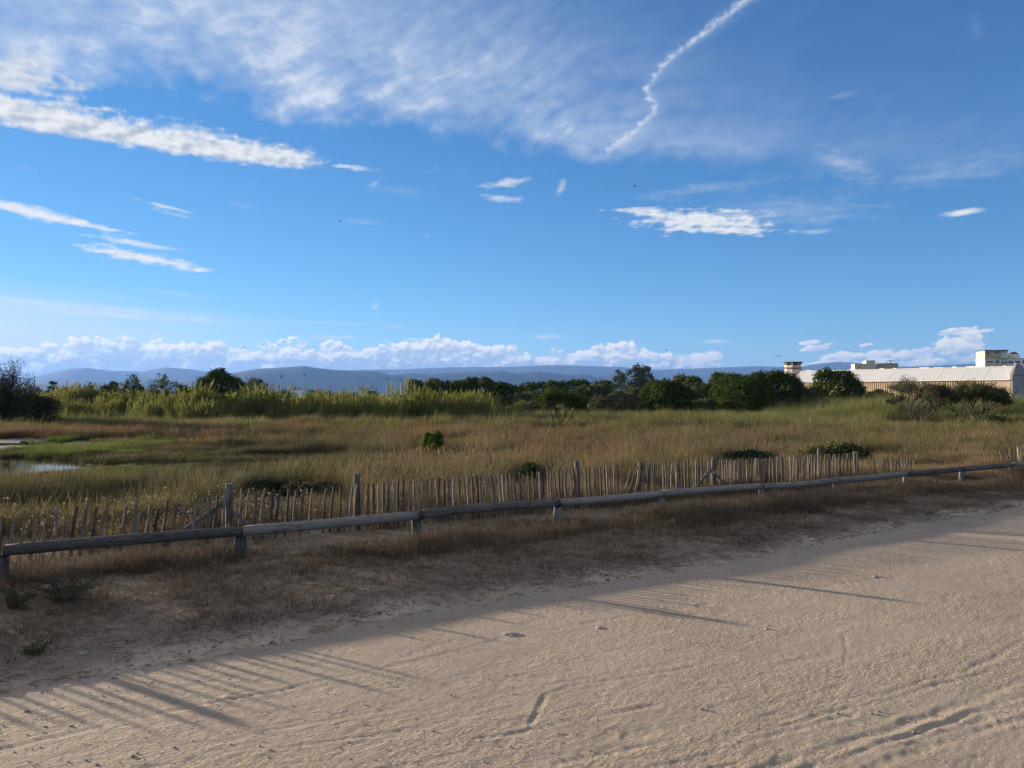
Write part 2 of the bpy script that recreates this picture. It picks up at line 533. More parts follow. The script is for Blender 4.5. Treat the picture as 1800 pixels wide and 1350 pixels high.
class MB:
    """Collects simple solids into one mesh."""
    def __init__(self):
        self.v, self.f = [], []

    def add(self, vs, fs):
        b = len(self.v)
        self.v += [tuple(p) for p in vs]
        self.f += [tuple(i + b for i in q) for q in fs]

    def box(self, x0, x1, y0, y1, z0, z1):
        self.add([(x0, y0, z0), (x1, y0, z0), (x1, y1, z0), (x0, y1, z0), (x0, y0, z1), (x1, y0, z1), (x1, y1, z1), (x0, y1, z1)],
                 [(0, 3, 2, 1), (4, 5, 6, 7), (0, 1, 5, 4), (1, 2, 6, 5), (2, 3, 7, 6), (3, 0, 4, 7)])
        return self

    def tube(self, path, radii, sides=8, cap=True, jitter=0.0, rng=None, squash=1.0):
        path = [Vector(p) for p in path]
        n = len(path)
        if not hasattr(radii, '__len__'):
            radii = [radii] * n
        b = len(self.v)
        up = Vector((0, 0, 1))
        for i, p in enumerate(path):
            t = (path[min(i + 1, n - 1)] - path[max(i - 1, 0)]).normalized()
            ref = up if abs(t.z) < 0.9 else Vector((1, 0, 0))
            a = t.cross(ref).normalized()
            c = t.cross(a).normalized()
            for k in range(sides):
                w = 2 * PI * k / sides
                r = radii[i] * (1 + (rng.uniform(-jitter, jitter) if rng is not None else 0))
                q = p + a * (math.cos(w) * r) + c * (math.sin(w) * r * squash)
                self.v.append(tuple(q))
        for i in range(n - 1):
            for k in range(sides):
                k2 = (k + 1) % sides
                self.f.append((b + i * sides + k, b + i * sides + k2, b + (i + 1) * sides + k2, b + (i + 1) * sides + k))
        if cap:
            self.f.append(tuple(b + k for k in range(sides))[::-1])
            self.f.append(tuple(b + (n - 1) * sides + k for k in range(sides)))
        return self

    def prism(self, poly, z0, z1, z_scale=1.0):
        """Extrudes a polygon in xy; the top ring scaled by z_scale about its centre."""
        n = len(poly)
        cx, cy = sum(p[0] for p in poly) / n, sum(p[1] for p in poly) / n
        b = len(self.v)
        self.v += [(p[0], p[1], z0) for p in poly]
        self.v += [(cx + (p[0] - cx) * z_scale, cy + (p[1] - cy) * z_scale, z1) for p in poly]
        for k in range(n):
            k2 = (k + 1) % n
            self.f.append((b + k, b + k2, b + n + k2, b + n + k))
        self.f.append(tuple(range(b + n - 1, b - 1, -1)))
        self.f.append(tuple(range(b + n, b + 2 * n)))
        return self

    def mesh(self, name, mat=None, smooth_=False, bevel=0.0):
        me = bpy.data.meshes.new(name)
        me.from_pydata(self.v, [], self.f)
        if bevel > 0:
            bm = bmesh.new()
            bm.from_mesh(me)
            bmesh.ops.bevel(bm, geom=bm.edges[:], offset=bevel, segments=1, affect='EDGES')
            bm.to_mesh(me)
            bm.free()
        me.update()
        if smooth_:
            for p in me.polygons:
                p.use_smooth = True
        if mat is not None:
            me.materials.append(mat)
        return me


# ------------------------------------------------------------------ materials
def new_mat(name):
    m = bpy.data.materials.new(name)
    m.use_nodes = True
    nt = m.node_tree
    nt.nodes.clear()
    X.nt = nt
    out = nt.nodes.new('ShaderNodeOutputMaterial')
    return m, nt, out


def coords(kind='Object'):
    n = X.nt.nodes.new('ShaderNodeTexCoord')
    return X(n.outputs[kind])


def world_pos():
    n = X.nt.nodes.new('ShaderNodeNewGeometry')
    return X(n.outputs['Position'])


def attr(name, out='Fac'):
    n = X.nt.nodes.new('ShaderNodeAttribute')
    n.attribute_name = name
    return X(n.outputs[out])


def scaled(v, sx_, sy_, sz_):
    n = X.nt.nodes.new('ShaderNodeMapping')
    X.nt.links.new(v.s, n.inputs['Vector'])
    n.inputs['Scale'].default_value = (sx_, sy_, sz_)
    return X(n.outputs[0])


def bump(h, strength=0.3, dist=0.01):
    n = X.nt.nodes.new('ShaderNodeBump')
    n.inputs['Strength'].default_value = strength
    n.inputs['Distance'].default_value = dist
    X.nt.links.new(h.s, n.inputs['Height'])
    return X(n.outputs[0])


def surface(out, colour, rough=0.85, spec=0.2, normal=None, metal=0.0, trans=0.0):
    nt = X.nt
    p = nt.nodes.new('ShaderNodeBsdfPrincipled')
    for key, v in (('Base Color', colour), ('Roughness', rough), ('Specular IOR Level', spec), ('Metallic', metal)):
        if isinstance(v, X):
            nt.links.new(v.s, p.inputs[key])
        elif isinstance(v, (int, float)):
            p.inputs[key].default_value = v
        else:
            p.inputs[key].default_value = (v[0], v[1], v[2], 1)
    if normal is not None:
        nt.links.new(normal.s, p.inputs['Normal'])
    if trans > 0:
        t = nt.nodes.new('ShaderNodeBsdfTranslucent')
        if isinstance(colour, X):
            nt.links.new(colour.s, t.inputs[0])
        else:
            t.inputs[0].default_value = (colour[0], colour[1], colour[2], 1)
        mix = nt.nodes.new('ShaderNodeMixShader')
        mix.inputs[0].default_value = trans
        nt.links.new(p.outputs[0], mix.inputs[1])
        nt.links.new(t.outputs[0], mix.inputs[2])
        nt.links.new(mix.outputs[0], out.inputs[0])
    else:
        nt.links.new(p.outputs[0], out.inputs[0])
    return p


def obj_random():
    n = X.nt.nodes.new('ShaderNodeObjectInfo')
    return X(n.outputs['Random']), X(n.outputs['Location'])


def plain_mat(name, c, rough=0.8, spec=0.2, var=0.15, scale=3.0, bump_s=0.0, metal=0.0):
    """A painted or cast surface with mottling and stains of its own."""
    m, nt, out = new_mat(name)
    p = coords('Object')
    n = noise(p, scale, 6, 0.6)
    n2 = noise(p, scale * 7, 4, 0.6)
    f = clamp01(n * 0.7 + n2 * 0.3)
    col = mixc(smooth(0.25, 0.75, f), tuple(v * (1 - var) for v in c), tuple(min(1, v * (1 + var)) for v in c))
    surface(out, col, rough, spec, bump(n2, bump_s, 0.01) if bump_s else None, metal)
    return m


def wood_mat(name, c0, c1, grain_scale=(4, 4, 0.5), dark=(0.03, 0.028, 0.03), rough=0.85):
    """Weathered wood, grain along the object's own Z axis."""
    m, nt, out = new_mat(name)
    rnd, _ = obj_random()
    p = coords('Object')
    off = vec(rnd * 37.0, rnd * 11.0, rnd * 23.0)
    add = nt.nodes.new('ShaderNodeVectorMath')
    nt.links.new(p.s, add.inputs[0])
    nt.links.new(off.s, add.inputs[1])
    p = X(add.outputs[0])
    g = noise(scaled(p, *grain_scale), 9.0, 6, 0.65, 0.8)
    g2 = noise(scaled(p, grain_scale[0], grain_scale[1], grain_scale[2] * 0.6), 28.0, 4, 0.6, 0.3)
    blot = noise(p, 2.2, 4, 0.6)
    f = clamp01(g * 0.65 + blot * 0.45 + rnd * 0.30 - 0.18)
    col = mixc(smooth(0.36, 0.68, f), c0, c1)
    crack = smooth(0.56, 0.64, g2) * 0.85
    col = mixc(crack, col, dark)
    surface(out, col, rough, 0.15, bump(g2 * 0.6 + g * 0.4, 0.6, 0.004))
    return m


def leaf_mat(name, c0, c1, trans=0.25, rough=0.85, spec=0.04):
    """Foliage: tone per leaf (attribute 'shade') and slow drift over the plant."""
    m, nt, out = new_mat(name)
    sh = attr('shade')
    n = noise(world_pos(), 0.9, 3, 0.6)
    col = mixc(clamp01(sh * 0.75 + (n - 0.5) * 0.9 + 0.05), c0, c1)
    surface(out, col, rough, spec, None, 0.0, trans)
    return m


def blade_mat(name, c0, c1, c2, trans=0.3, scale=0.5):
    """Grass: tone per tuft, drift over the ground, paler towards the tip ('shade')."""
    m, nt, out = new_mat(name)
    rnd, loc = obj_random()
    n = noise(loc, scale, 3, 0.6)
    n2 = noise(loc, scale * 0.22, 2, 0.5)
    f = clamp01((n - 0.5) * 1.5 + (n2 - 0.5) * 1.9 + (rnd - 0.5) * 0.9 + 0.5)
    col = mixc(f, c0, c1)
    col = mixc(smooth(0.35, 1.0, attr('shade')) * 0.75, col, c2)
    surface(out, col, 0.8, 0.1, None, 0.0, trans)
    return m
# ------------------------------------------------------------------ lie of the land
RAIL0 = np.array((-2.76, 7.83))          # a post of the guard rail
U = np.array((0.857, 0.515))             # direction of rail and picket fence
N = np.array((-0.515, 0.857))            # away from the path
FENCE_S = 1.1


def st(x, y):
    dx, dy = x - RAIL0[0], y - RAIL0[1]
    return dx * N[0] + dy * N[1], dx * U[0] + dy * U[1]


def at_st(s, t):
    return RAIL0[0] + N[0] * s + U[0] * t, RAIL0[1] + N[1] * s + U[1] * t


def px_x(px, Y):
    return (px - 900.0) / FPX * Y


def px_z(py, Y):
    return CAM_H + (HORIZON - py) / FPX * Y


WATER_Z = -0.60


def pond_mask(x, y):
    """1 inside open water, falling to 0 over the shore."""
    def blob(cx, cy, rx, ry, amp=0.35):
        q = np.sqrt(((x - cx) / rx) ** 2 + ((y - cy) / ry) ** 2)
        return 1.0 - q + amp * nn
    nn = fbm(x * 0.35, y * 0.35, 4, 0.55, seed=61)
    m = blob(-22.5, 23.9, 8.6, 3.5)
    m = np.maximum(m, blob(-16.0, 24.2, 2.2, 1.8, 0.25))
    m = np.maximum(m, blob(-17.6, 22.8, 3.9, 2.6, 0.2))
    m = np.maximum(m, blob(-8.0, 19.9, 1.0, 1.7, 0.2))
    m = np.maximum(m, blob(-7.5, 21.2, 0.7, 1.4, 0.2))
    m = np.maximum(m, blob(-26.5, 35.0, 6.5, 1.2, 0.4))
    m = np.maximum(m, blob(-27.0, 30.0, 6.0, 0.7, 0.4) * 0.7)
    return m


def mud_mask(x, y):
    nn = fbm(x * 0.3 + 4, y * 0.3, 4, 0.55, seed=62)
    q = np.sqrt(((x + 26.0) / 8.5) ** 2 + ((y - 33.0) / 5.0) ** 2)
    return 1.0 - q + 0.35 * nn


def path_edge(t):
    return -2.6 + 0.058 * t + 0.16 * perlin(t * 0.55, t * 0 + 0.5, 71) + 0.06 * perlin(t * 2.1, t * 0 + 3.5, 72)


def ground_h(x, y):
    x = np.asarray(x, dtype=np.float64)
    y = np.asarray(y, dtype=np.float64)
    s, t = st(x, y)
    r = np.hypot(x, y)
    ratio = x / np.maximum(y, 1.0)
    depth = 0.55 - 0.22 * sstep(0.05, 0.45, ratio)
    h = -depth * sstep(1.9, 12.5, s)
    near = sstep(400, 60, r)
    und = 0.07 * fbm(x * 0.13, y * 0.13, 3, 0.5, seed=51) * sstep(2, 10, s) * near
    h = h + und + 0.012 * fbm(x * 0.9, y * 0.9, 3, 0.5, seed=52) * sstep(-3.0, -1.5, s) * near
    fine = sstep(40, 12, r) * sstep(-3.2, -2.2, s)
    h = h + fine * (0.006 * fbm(x * 4.5, y * 4.5, 3, 0.55, seed=53) + 0.003 * fbm(x * 14, y * 14, 2, 0.5, seed=54))
    e = path_edge(t)
    h = h - 0.065 * sstep(e + 0.35, e - 0.35, s)
    # a low bank along the rail
    h = h + 0.03 * np.exp(-((s + 0.6) / 0.9) ** 2) * sstep(30, 12, np.abs(t))
    pm = pond_mask(x, y)
    h = np.where(s > 6, h - 0.26 * sstep(-0.30, 0.35, pm), h)
    mm = mud_mask(x, y)
    flat = sstep(-0.05, 0.30, mm)
    h = h * (1 - flat * 0.8) + (-0.575 + 0.018 * fbm(x * 0.8, y * 0.8, 3, 0.5, seed=55)) * flat * 0.8
    h = np.where((s > 6) & (pm > 0.15), np.minimum(h, -0.68), h)
    return h


def fan(azs, rs):
    """Polar grid around the origin -> x, y arrays and quad faces."""
    A, Rr = np.meshgrid(np.radians(azs), rs)
    x, y = np.sin(A) * Rr, np.cos(A) * Rr
    nr, na = A.shape
    i = np.arange(nr * na).reshape(nr, na)
    f = np.stack([i[:-1, :-1], i[:-1, 1:], i[1:, 1:], i[1:, :-1]], -1).reshape(-1, 4)[:, ::-1]
    return x.ravel(), y.ravel(), f


# ------------------------------------------------------------------ ground
def ground_material():
    m, nt, out = new_mat('ground_soil')
    p = world_pos()
    tint = attr('tint', 'Color')
    n = noise(p, 6.0, 6, 0.65)
    n2 = noise(p, 45.0, 3, 0.6)
    n3 = noise(p, 0.8, 4, 0.6)
    f = clamp01(n * 0.45 + n2 * 0.3 + n3 * 0.35)
    dark = mixc(1.0, tint, (0.55, 0.52, 0.50), 'MULTIPLY')
    lite = mixc(1.0, tint, (1.45, 1.42, 1.36), 'MULTIPLY')
    col = mixc(smooth(0.3, 0.75, f), dark, lite)
    rough = 0.95 - attr('wet') * 0.75
    surface(out, col, rough, 0.3, bump(n2 * 0.5 + n * 0.5, 0.5, 0.012))
    return m


def build_ground():
    azs = np.concatenate([np.arange(-180, -48, 6), np.arange(-48, 48.01, 0.26), np.arange(54, 180.01, 6)])
    azs[0] = -180.0
    azs = np.append(azs, 180.0) if azs[-1] < 180 else azs
    rs = np.concatenate([np.geomspace(0.4, 3.5, 12)[:-1], 1 / np.linspace(1 / 3.5, 1 / 60.0, 330), np.geomspace(64, 16000, 60)])
    x, y, f = fan(azs, rs)
    z = ground_h(x, y)
    s, t = st(x, y)
    r = np.hypot(x, y)
    e = path_edge(t)
    tint = np.zeros((len(x), 3))
    dirt = np.array((0.190, 0.148, 0.110))
    sand = np.array((0.37, 0.295, 0.225))
    thatch = np.array((0.115, 0.088, 0.05))
    marsh = np.array((0.075, 0.066, 0.036))
    mud = np.array((0.115, 0.108, 0.10))
    far = np.array((0.075, 0.085, 0.036))
    nz = fbm(x * 1.3, y * 1.3, 4, 0.6, seed=81)
    k = sstep(e + 0.42, e - 0.10, s + nz * 0.30)[:, None]
    tint[:] = dirt
    patch = sstep(0.15, 0.6, fbm(x * 0.8, y * 0.8, 4, 0.6, seed=83))[:, None] * 0.45
    tint = tint * (1 - patch) + (sand * 0.5) * patch
    tint = tint * (1 - k) + sand * k
    b = sstep(-0.2, 1.6, s + nz * 0.5)[:, None]
    tint = tint * (1 - b) + thatch * b
    ratio = x / np.maximum(y, 1)
    c = (sstep(5, 12, s) * sstep(0.0, -0.25, ratio))[:, None]
    tint = tint * (1 - c) + marsh * c
    d = sstep(60, 110, r)[:, None]
    tint = tint * (1 - d) + far * d
    pm, mm = pond_mask(x, y), mud_mask(x, y)
    wetm = np.where(s > 6, np.maximum(sstep(-0.22, 0.0, pm), sstep(-0.12, 0.12, mm)), 0)
    mudc = np.where((mm > -0.15)[:, None], mud, np.array((0.050, 0.052, 0.028)))
    tint = tint * (1 - wetm[:, None]) + mudc * wetm[:, None]
    wet = wetm * (mm > -0.15) * np.clip(0.35 + 0.5 * fbm(x * 0.9, y * 2.0, 3, 0.5, seed=84), 0, 1)
    me = np_mesh('ground', np.stack([x, y, z], 1), f, ground_material(), True, {'tint': tint, 'wet': wet})
    o = link('ground', me)
    tag(o, 'sandy verge and marshy meadow ground running back to the horizon', kind='structure')


build_ground()


# ------------------------------------------------------------------ sandy path with tyre tracks and footprints
def px_ground(px, py):
    Y = CAM_H * FPX / (py - HORIZON)
    return (px - 900.0) / FPX * Y, Y


TRACKS = [  # (points in the photograph, width m, depth m, tread)
    ([(-60, 1315), (120, 1280), (330, 1232), (480, 1205), (700, 1160), (860, 1120), (1000, 1094), (1130, 1072), (1300, 1046), (1600, 1003), (1800, 975)], 0.035, 0.012, 1),
    ([(-60, 1304), (200, 1256), (450, 1202)], 0.02, 0.008, 0),
    ([(930, 1262), (945, 1238), (962, 1212), (1000, 1194), (1060, 1186), (1130, 1178), (1240, 1158)], 0.028, 0.011, 1),
    ([(820, 1290), (890, 1280), (960, 1264), (1050, 1246), (1150, 1228)], 0.035, 0.010, 1),
    ([(640, 1345), (760, 1322), (860, 1302), (1000, 1280)], 0.03, 0.007, 1),
    ([(980, 1330), (1060, 1312), (1130, 1300), (1200, 1288)], 0.03, 0.009, 0),
    ([(1420, 1182), (1480, 1162), (1486, 1108), (1478, 1112), (1500, 1096)], 0.02, 0.008, 0),
    ([(1240, 1372), (1400, 1318), (1560, 1270), (1700, 1222), (1880, 1150)], 0.045, 0.011, 1),
    ([(1290, 1380), (1460, 1324), (1620, 1272), (1820, 1204)], 0.035, 0.009, 1),
    ([(1380, 1262), (1520, 1228), (1640, 1196), (1800, 1150)], 0.03, 0.008, 0),
    ([(1330, 1250), (1450, 1222), (1560, 1205), (1690, 1170)], 0.03, 0.007, 1),
    ([(1500, 1345), (1620, 1305), (1760, 1262), (1880, 1225)], 0.04, 0.008, 1),
    ([(1690, 1170), (1740, 1148), (1800, 1118), (1880, 1080)], 0.035, 0.010, 0),
    ([(0, 1345), (200, 1310), (400, 1290), (600, 1250), (800, 1225)], 0.03, 0.005, 1),
    ([(100, 1352), (300, 1330), (560, 1295), (760, 1262), (900, 1230)], 0.025, 0.005, 0),
    ([(600, 1260), (760, 1236), (900, 1205), (1100, 1170), (1400, 1120), (1700, 1070)], 0.03, 0.005, 1),
    ([(1000, 1150), (1250, 1105), (1500, 1065), (1800, 1020)], 0.03, 0.005, 0),
    ([(1150, 1120), (1420, 1075), (1700, 1030)], 0.025, 0.005, 1),
    ([(1700, 1015), (1770, 1022), (1800, 1012)], 0.03, 0.008, 0),
    ([(1360, 1160), (1420, 1150), (1460, 1142)], 0.05, 0.008, 1),
    ([(1370, 1355), (1480, 1300), (1600, 1280), (1700, 1240), (1820, 1228)], 0.03, 0.007, 0),
    ([(1080, 1352), (1250, 1310), (1420, 1262), (1500, 1246)], 0.03, 0.006, 0),
]


def path_relief(x, y):
    s, t = st(x, y)
    r = np.hypot(x, y)
    h = 0.006 * fbm(t * 0.55, s * 1.3, 3, 0.5, seed=91)
    drag = fbm(t * 1.6, s * 7.5, 3, 0.55, seed=92)
    h = h + 0.0034 * drag
    h = h + 0.0022 * fbm(t * 5, s * 13, 3, 0.55, seed=93) + 0.0042 * fbm(t * 14, s * 34, 2, 0.5, seed=94)
    # scuffed patches
    sc = sstep(0.15, 0.7, fbm(x * 0.8, y * 0.8, 3, 0.5, seed=95))
    h = h + sc * 0.0060 * np.maximum(0, fbm(t * 9 + 3, s * 17, 3, 0.6, seed=96) - 0.15)
    wig = fbm(x * 3, y * 3, 2, 0.5, seed=97) * 0.018
    for pts, w, dep, tread in TRACKS:
        q = np.array([px_ground(*p) for p in pts])
        lo, hi = q.min(0) - 0.4, q.max(0) + 0.4
        m = (x > lo[0]) & (x < hi[0]) & (y > lo[1]) & (y < hi[1])
        if not m.any():
            continue
        X0, Y0 = x[m], y[m]
        best = np.full(X0.shape, 9.0)
        along = np.zeros(X0.shape)
        acc = 0.0
        for a, b in zip(q[:-1], q[1:]):
            ab = b - a
            L = math.hypot(*ab)
            u = np.clip(((X0 - a[0]) * ab[0] + (Y0 - a[1]) * ab[1]) / (L * L), 0, 1)
            sd = (X0 - a[0]) * (-ab[1] / L) + (Y0 - a[1]) * (ab[0] / L)
            dd = np.hypot(X0 - a[0] - ab[0] * u, Y0 - a[1] - ab[1] * u)
            bet = dd < np.abs(best)
            best = np.where(bet, dd * np.sign(sd + 1e-9), best)
            along = np.where(bet, acc + u * L, along)
            acc += L
        best = best + wig[m]
        w, dep = w * 0.62, dep * 1.3
        g = np.exp(-(best / w) ** 2)
        rim = np.exp(-((np.abs(best) - 1.7 * w) / (0.7 * w)) ** 2)
        fade = np.clip(0.55 + 0.9 * perlin(along * 1.1, along * 0, 98), 0.1, 1.3)
        v = -dep * g + 0.55 * dep * rim
        if tread:
            v = v + 0.35 * dep * np.sin(along * 2 * PI / 0.055 + best * 60) * np.exp(-(best / (1.3 * w)) ** 2)
        h[m] += v * fade
    # footprints
    rg = np.random.default_rng(12)
    for k in range(150):
        px, py = rg.uniform(-50, 1850), rg.uniform(1030, 1350)
        cx, cy = px_ground(px, py)
        a = math.atan2(U[1], U[0]) + rg.normal(0, 0.35) + (PI if rg.random() < 0.5 else 0)
        ca, sa = math.cos(a), math.sin(a)
        m = (np.abs(x - cx) < 0.25) & (np.abs(y - cy) < 0.25)
        if not m.any():
            continue
        u = (x[m] - cx) * ca + (y[m] - cy) * sa
        v = -(x[m] - cx) * sa + (y[m] - cy) * ca
        q = np.sqrt((u / 0.135) ** 2 + (v / (0.047 - 0.012 * np.sign(u) * (u < 0))) ** 2)
        d = rg.uniform(0.002, 0.006)
        h[m] += -d * sstep(1.05, 0.8, q) + 0.6 * d * np.exp(-((q - 1.2) / 0.18) ** 2) * (0.6 + 0.6 * np.sin(u * 160) * (q < 1))
    return h * 0.30


def path_material():
    m, nt, out = new_mat('path_sand')
    p = world_pos()
    n = noise(p, 0.55, 4, 0.6)
    n2 = noise(p, 4.0, 5, 0.65)
    n3 = noise(p, 60.0, 4, 0.65)
    n4 = noise(p, 320.0, 2, 0.6)
    rot = nt.nodes.new('ShaderNodeMapping')
    nt.links.new(p.s, rot.inputs['Vector'])
    rot.inputs['Rotation'].default_value = (0, 0, -math.atan2(U[1], U[0]))
    pr_ = X(rot.outputs[0])
    scuff = smooth(0.52, 0.74, noise(scaled(pr_, 0.35, 1.0, 1.0), 26.0, 4, 0.6, 0.5))
    zone = smooth(0.40, 0.64, noise(scaled(pr_, 0.4, 1.0, 1.0), 1.6, 4, 0.6)) * 1.1 + 0.18
    pit = smooth(0.60, 0.44, noise(scaled(pr_, 0.6, 1.0, 1.0), 52.0, 3, 0.6, 0.3))
    col = mixc(smooth(0.3, 0.7, clamp01(n * 0.55 + n2 * 0.45)), (0.300, 0.238, 0.176), (0.382, 0.310, 0.234))
    col = mixc(smooth(0.56, 0.72, noise(p, 0.42, 3, 0.5)) * 0.55, col, (0.345, 0.255, 0.175))
    col = mixc(smooth(0.35, 0.65, n3) * 0.35, col, (0.405, 0.338, 0.265))
    col = mixc(smooth(0.60, 0.70, n4) * 0.6, col, (0.16, 0.12, 0.09))
    col = mixc(smooth(0.66, 0.74, noise(p, 170.0, 2, 0.5)) * 0.5, col, (0.62, 0.55, 0.47))
    surface(out, col, 0.95, 0.15, bump(scuff * 0.9 * zone + pit * 0.6 * zone + n3 * 0.38 + n4 * 0.25, 0.85, 0.0075))
    return m


def build_path():
    azs = np.arange(-56, 56.01, 0.125)
    rs = 1 / np.linspace(1 / 1.9, 1 / 45.0, 470)
    x, y, f = fan(azs, rs)
    s, t = st(x, y)
    e = path_edge(t)
    keep_v = s < e + 0.55
    kf = keep_v[f].all(1)
    f = f[kf]
    used = np.unique(f)
    idx = np.full(len(x), -1)
    idx[used] = np.arange(len(used))
    x, y, s, t, e = x[used], y[used], s[used], t[used], e[used]
    f = idx[f]
    z = path_relief(x, y) - 0.026
    rag = 0.10 * fbm(x * 2.2, y * 2.2, 3, 0.6, seed=73)
    z = z - 0.06 * sstep(-0.12, 0.45, s - e + rag)
    me = np_mesh('path', np.stack([x, y, z], 1), f, path_material(), True)
    o = link('path', me)
    tag(o, 'wide pale sandy path with tyre tracks and footprints', kind='structure')


build_path()


# ------------------------------------------------------------------ water of the pond
def build_water():
    m, nt, out = new_mat('pond_water')
    p = world_pos()
    n = noise(scaled(p, 1.0, 2.2, 1.0), 3.0, 4, 0.6)
    surface(out, (0.03, 0.036, 0.038), 0.03, 0.9, bump(n, 0.02, 0.05))
    xs = np.linspace(-42, -5.5, 60)
    ys = np.linspace(17.5, 38.5, 40)
    A, B = np.meshgrid(xs, ys)
    i = np.arange(A.size).reshape(A.shape)
    f = np.stack([i[:-1, :-1], i[:-1, 1:], i[1:, 1:], i[1:, :-1]], -1).reshape(-1, 4)
    pm = pond_mask(A.ravel(), B.ravel())
    ok = (pm[f] > -0.6).any(1)
    f = f[ok]
    used = np.unique(f)
    idx = np.full(A.size, -1)
    idx[used] = np.arange(len(used))
    v = np.stack([A.ravel(), B.ravel(), np.full(A.size, WATER_Z)], 1)[used]
    o = link('water', np_mesh('water', v, idx[f], m))
    tag(o, 'still shallow pond water reflecting the sky in the marsh', kind='structure')


build_water()


# ------------------------------------------------------------------ mountains
def build_mountains():
    m, nt, out = new_mat('mountain_forest')
    p = world_pos()
    n = noise(p, 0.0016, 6, 0.6)
    n2 = noise(p, 0.012, 4, 0.6)
    col = mixc(clamp01(n * 0.6 + n2 * 0.4), (0.012, 0.020, 0.016), (0.035, 0.042, 0.034))
    surface(out, col, 0.95, 0.05)
    layers = [
        ('near', 7000.0, 1100.0, [(-500, 684), (-100, 682), (60, 677), (150, 672), (200, 676), (260, 668), (300, 672), (340, 671), (400, 660), (450, 651), (500, 648), (535, 645), (560, 649), (600, 652), (640, 653), (665, 654), (690, 661),
                                   (715, 657), (760, 657), (800, 655), (860, 653), (880, 652), (910, 657), (940, 653), (965, 655), (1000, 660), (1030, 658), (1052, 664), (1075, 657), (1095, 660), (1130, 672), (1200, 680), (1400, 684), (2400, 686)],
         'dark wooded hills nearest under the clouds along the horizon'),
        ('far', 12500.0, 1900.0, [(-600, 668), (-100, 670), (0, 668), (60, 667), (120, 654), (150, 652), (190, 656), (250, 657), (290, 650), (330, 652), (390, 660), (480, 656), (620, 651), (700, 650), (790, 646), (900, 645), (960, 642),
                                  (1000, 643), (1080, 645), (1150, 651), (1200, 650), (1260, 648), (1330, 646), (1400, 649), (1440, 643), (1470, 641), (1500, 642), (1540, 648), (1600, 650), (1700, 647), (1800, 646), (2300, 650)],
         'pale blue mountain chain farthest along the horizon'),
    ]
    for nm, D, wid, pts, lab in layers:
        ax = np.array([math.degrees(math.atan2((p[0] - 900) / FPX, 1)) for p in pts])
        az = np.arange(ax[0], ax[-1], 0.045)
        pxs = 900 + FPX * np.tan(np.radians(az))
        hh = np.interp(pxs, [p[0] for p in pts], [HORIZON - p[1] for p in pts])
        k = np.exp(-0.5 * (np.arange(-6, 7) / 2.2) ** 2)
        hh = np.convolve(np.pad(hh, 6, mode='edge'), k / k.sum(), 'valid')
        Hm = hh / FPX * D / np.cos(np.radians(az)) + CAM_H
        rows = np.linspace(-1, 1, 25)
        A, W = np.meshgrid(np.radians(az), rows)
        dist = D / np.cos(A) + W * wid
        x, y = np.sin(A) * dist, np.cos(A) * dist
        spur = fbm(x / 600.0, y / 600.0, 5, 0.55, seed=101, ridged=True)
        prof = np.cos(W * PI / 2) ** 0.9
        side = prof * (1 + 0.16 * spur * (1 - prof)) + 0.10 * (1 - prof) * prof * fbm(x / 230.0, y / 230.0, 3, seed=102)
        z = Hm[None, :] * side + prof * 4 * fbm(x / 170.0, y / 170.0, 3, seed=103)
        z[0] = z[-1] = -20.0
        i = np.arange(A.size).reshape(A.shape)
        f = np.stack([i[:-1, :-1], i[:-1, 1:], i[1:, 1:], i[1:, :-1]], -1).reshape(-1, 4)
        o = link('mountains', np_mesh('mountains', np.stack([x.ravel(), y.ravel(), z.ravel()], 1), f, m, True))
        tag(o, lab, kind='structure')


build_mountains()


# ------------------------------------------------------------------ clouds: a shell far outside everything, clear sky left open
def build_clouds():
    azs = np.concatenate([np.arange(-180, -60, 2.0), np.arange(-60, -38, 0.4), np.arange(-38, 38, 0.085), np.arange(38, 60, 0.4), np.arange(60, 180.01, 2.0)])
    els = np.concatenate([np.arange(0.2, 5.6, 0.055), np.arange(5.6, 15.5, 0.10), np.arange(15.5, 30, 0.12), np.arange(30, 50, 0.6), np.arange(50, 89, 2.0)])
    A, E = np.meshgrid(azs, els)
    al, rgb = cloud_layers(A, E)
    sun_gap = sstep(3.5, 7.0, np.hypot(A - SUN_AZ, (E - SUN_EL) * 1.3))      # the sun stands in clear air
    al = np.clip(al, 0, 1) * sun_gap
    Rs = 70000.0
    a, e = np.radians(A), np.radians(E)
    v = np.stack([np.sin(a) * np.cos(e) * Rs, np.cos(a) * np.cos(e) * Rs, np.sin(e) * Rs], -1).reshape(-1, 3)
    i = np.arange(A.size).reshape(A.shape)
    f = np.stack([i[:-1, :-1], i[:-1, 1:], i[1:, 1:], i[1:, :-1]], -1).reshape(-1, 4)
    alr = al.ravel()
    f = f[(alr[f] > 0.004).any(1)]
    used = np.unique(f)
    idx = np.full(A.size, -1)
    idx[used] = np.arange(len(used))
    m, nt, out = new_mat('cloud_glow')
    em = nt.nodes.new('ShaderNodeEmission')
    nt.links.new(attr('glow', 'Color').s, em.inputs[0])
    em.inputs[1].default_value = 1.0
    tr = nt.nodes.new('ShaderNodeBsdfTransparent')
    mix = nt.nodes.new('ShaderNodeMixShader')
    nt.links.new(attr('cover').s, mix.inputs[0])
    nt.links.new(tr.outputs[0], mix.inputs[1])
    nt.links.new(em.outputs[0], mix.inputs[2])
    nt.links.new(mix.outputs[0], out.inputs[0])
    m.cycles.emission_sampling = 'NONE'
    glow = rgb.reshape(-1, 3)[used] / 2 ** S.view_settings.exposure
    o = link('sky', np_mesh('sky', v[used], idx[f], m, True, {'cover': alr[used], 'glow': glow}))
    tag(o, 'blue evening sky with cirrus, a contrail and cumulus along the horizon', kind='structure')


build_clouds()
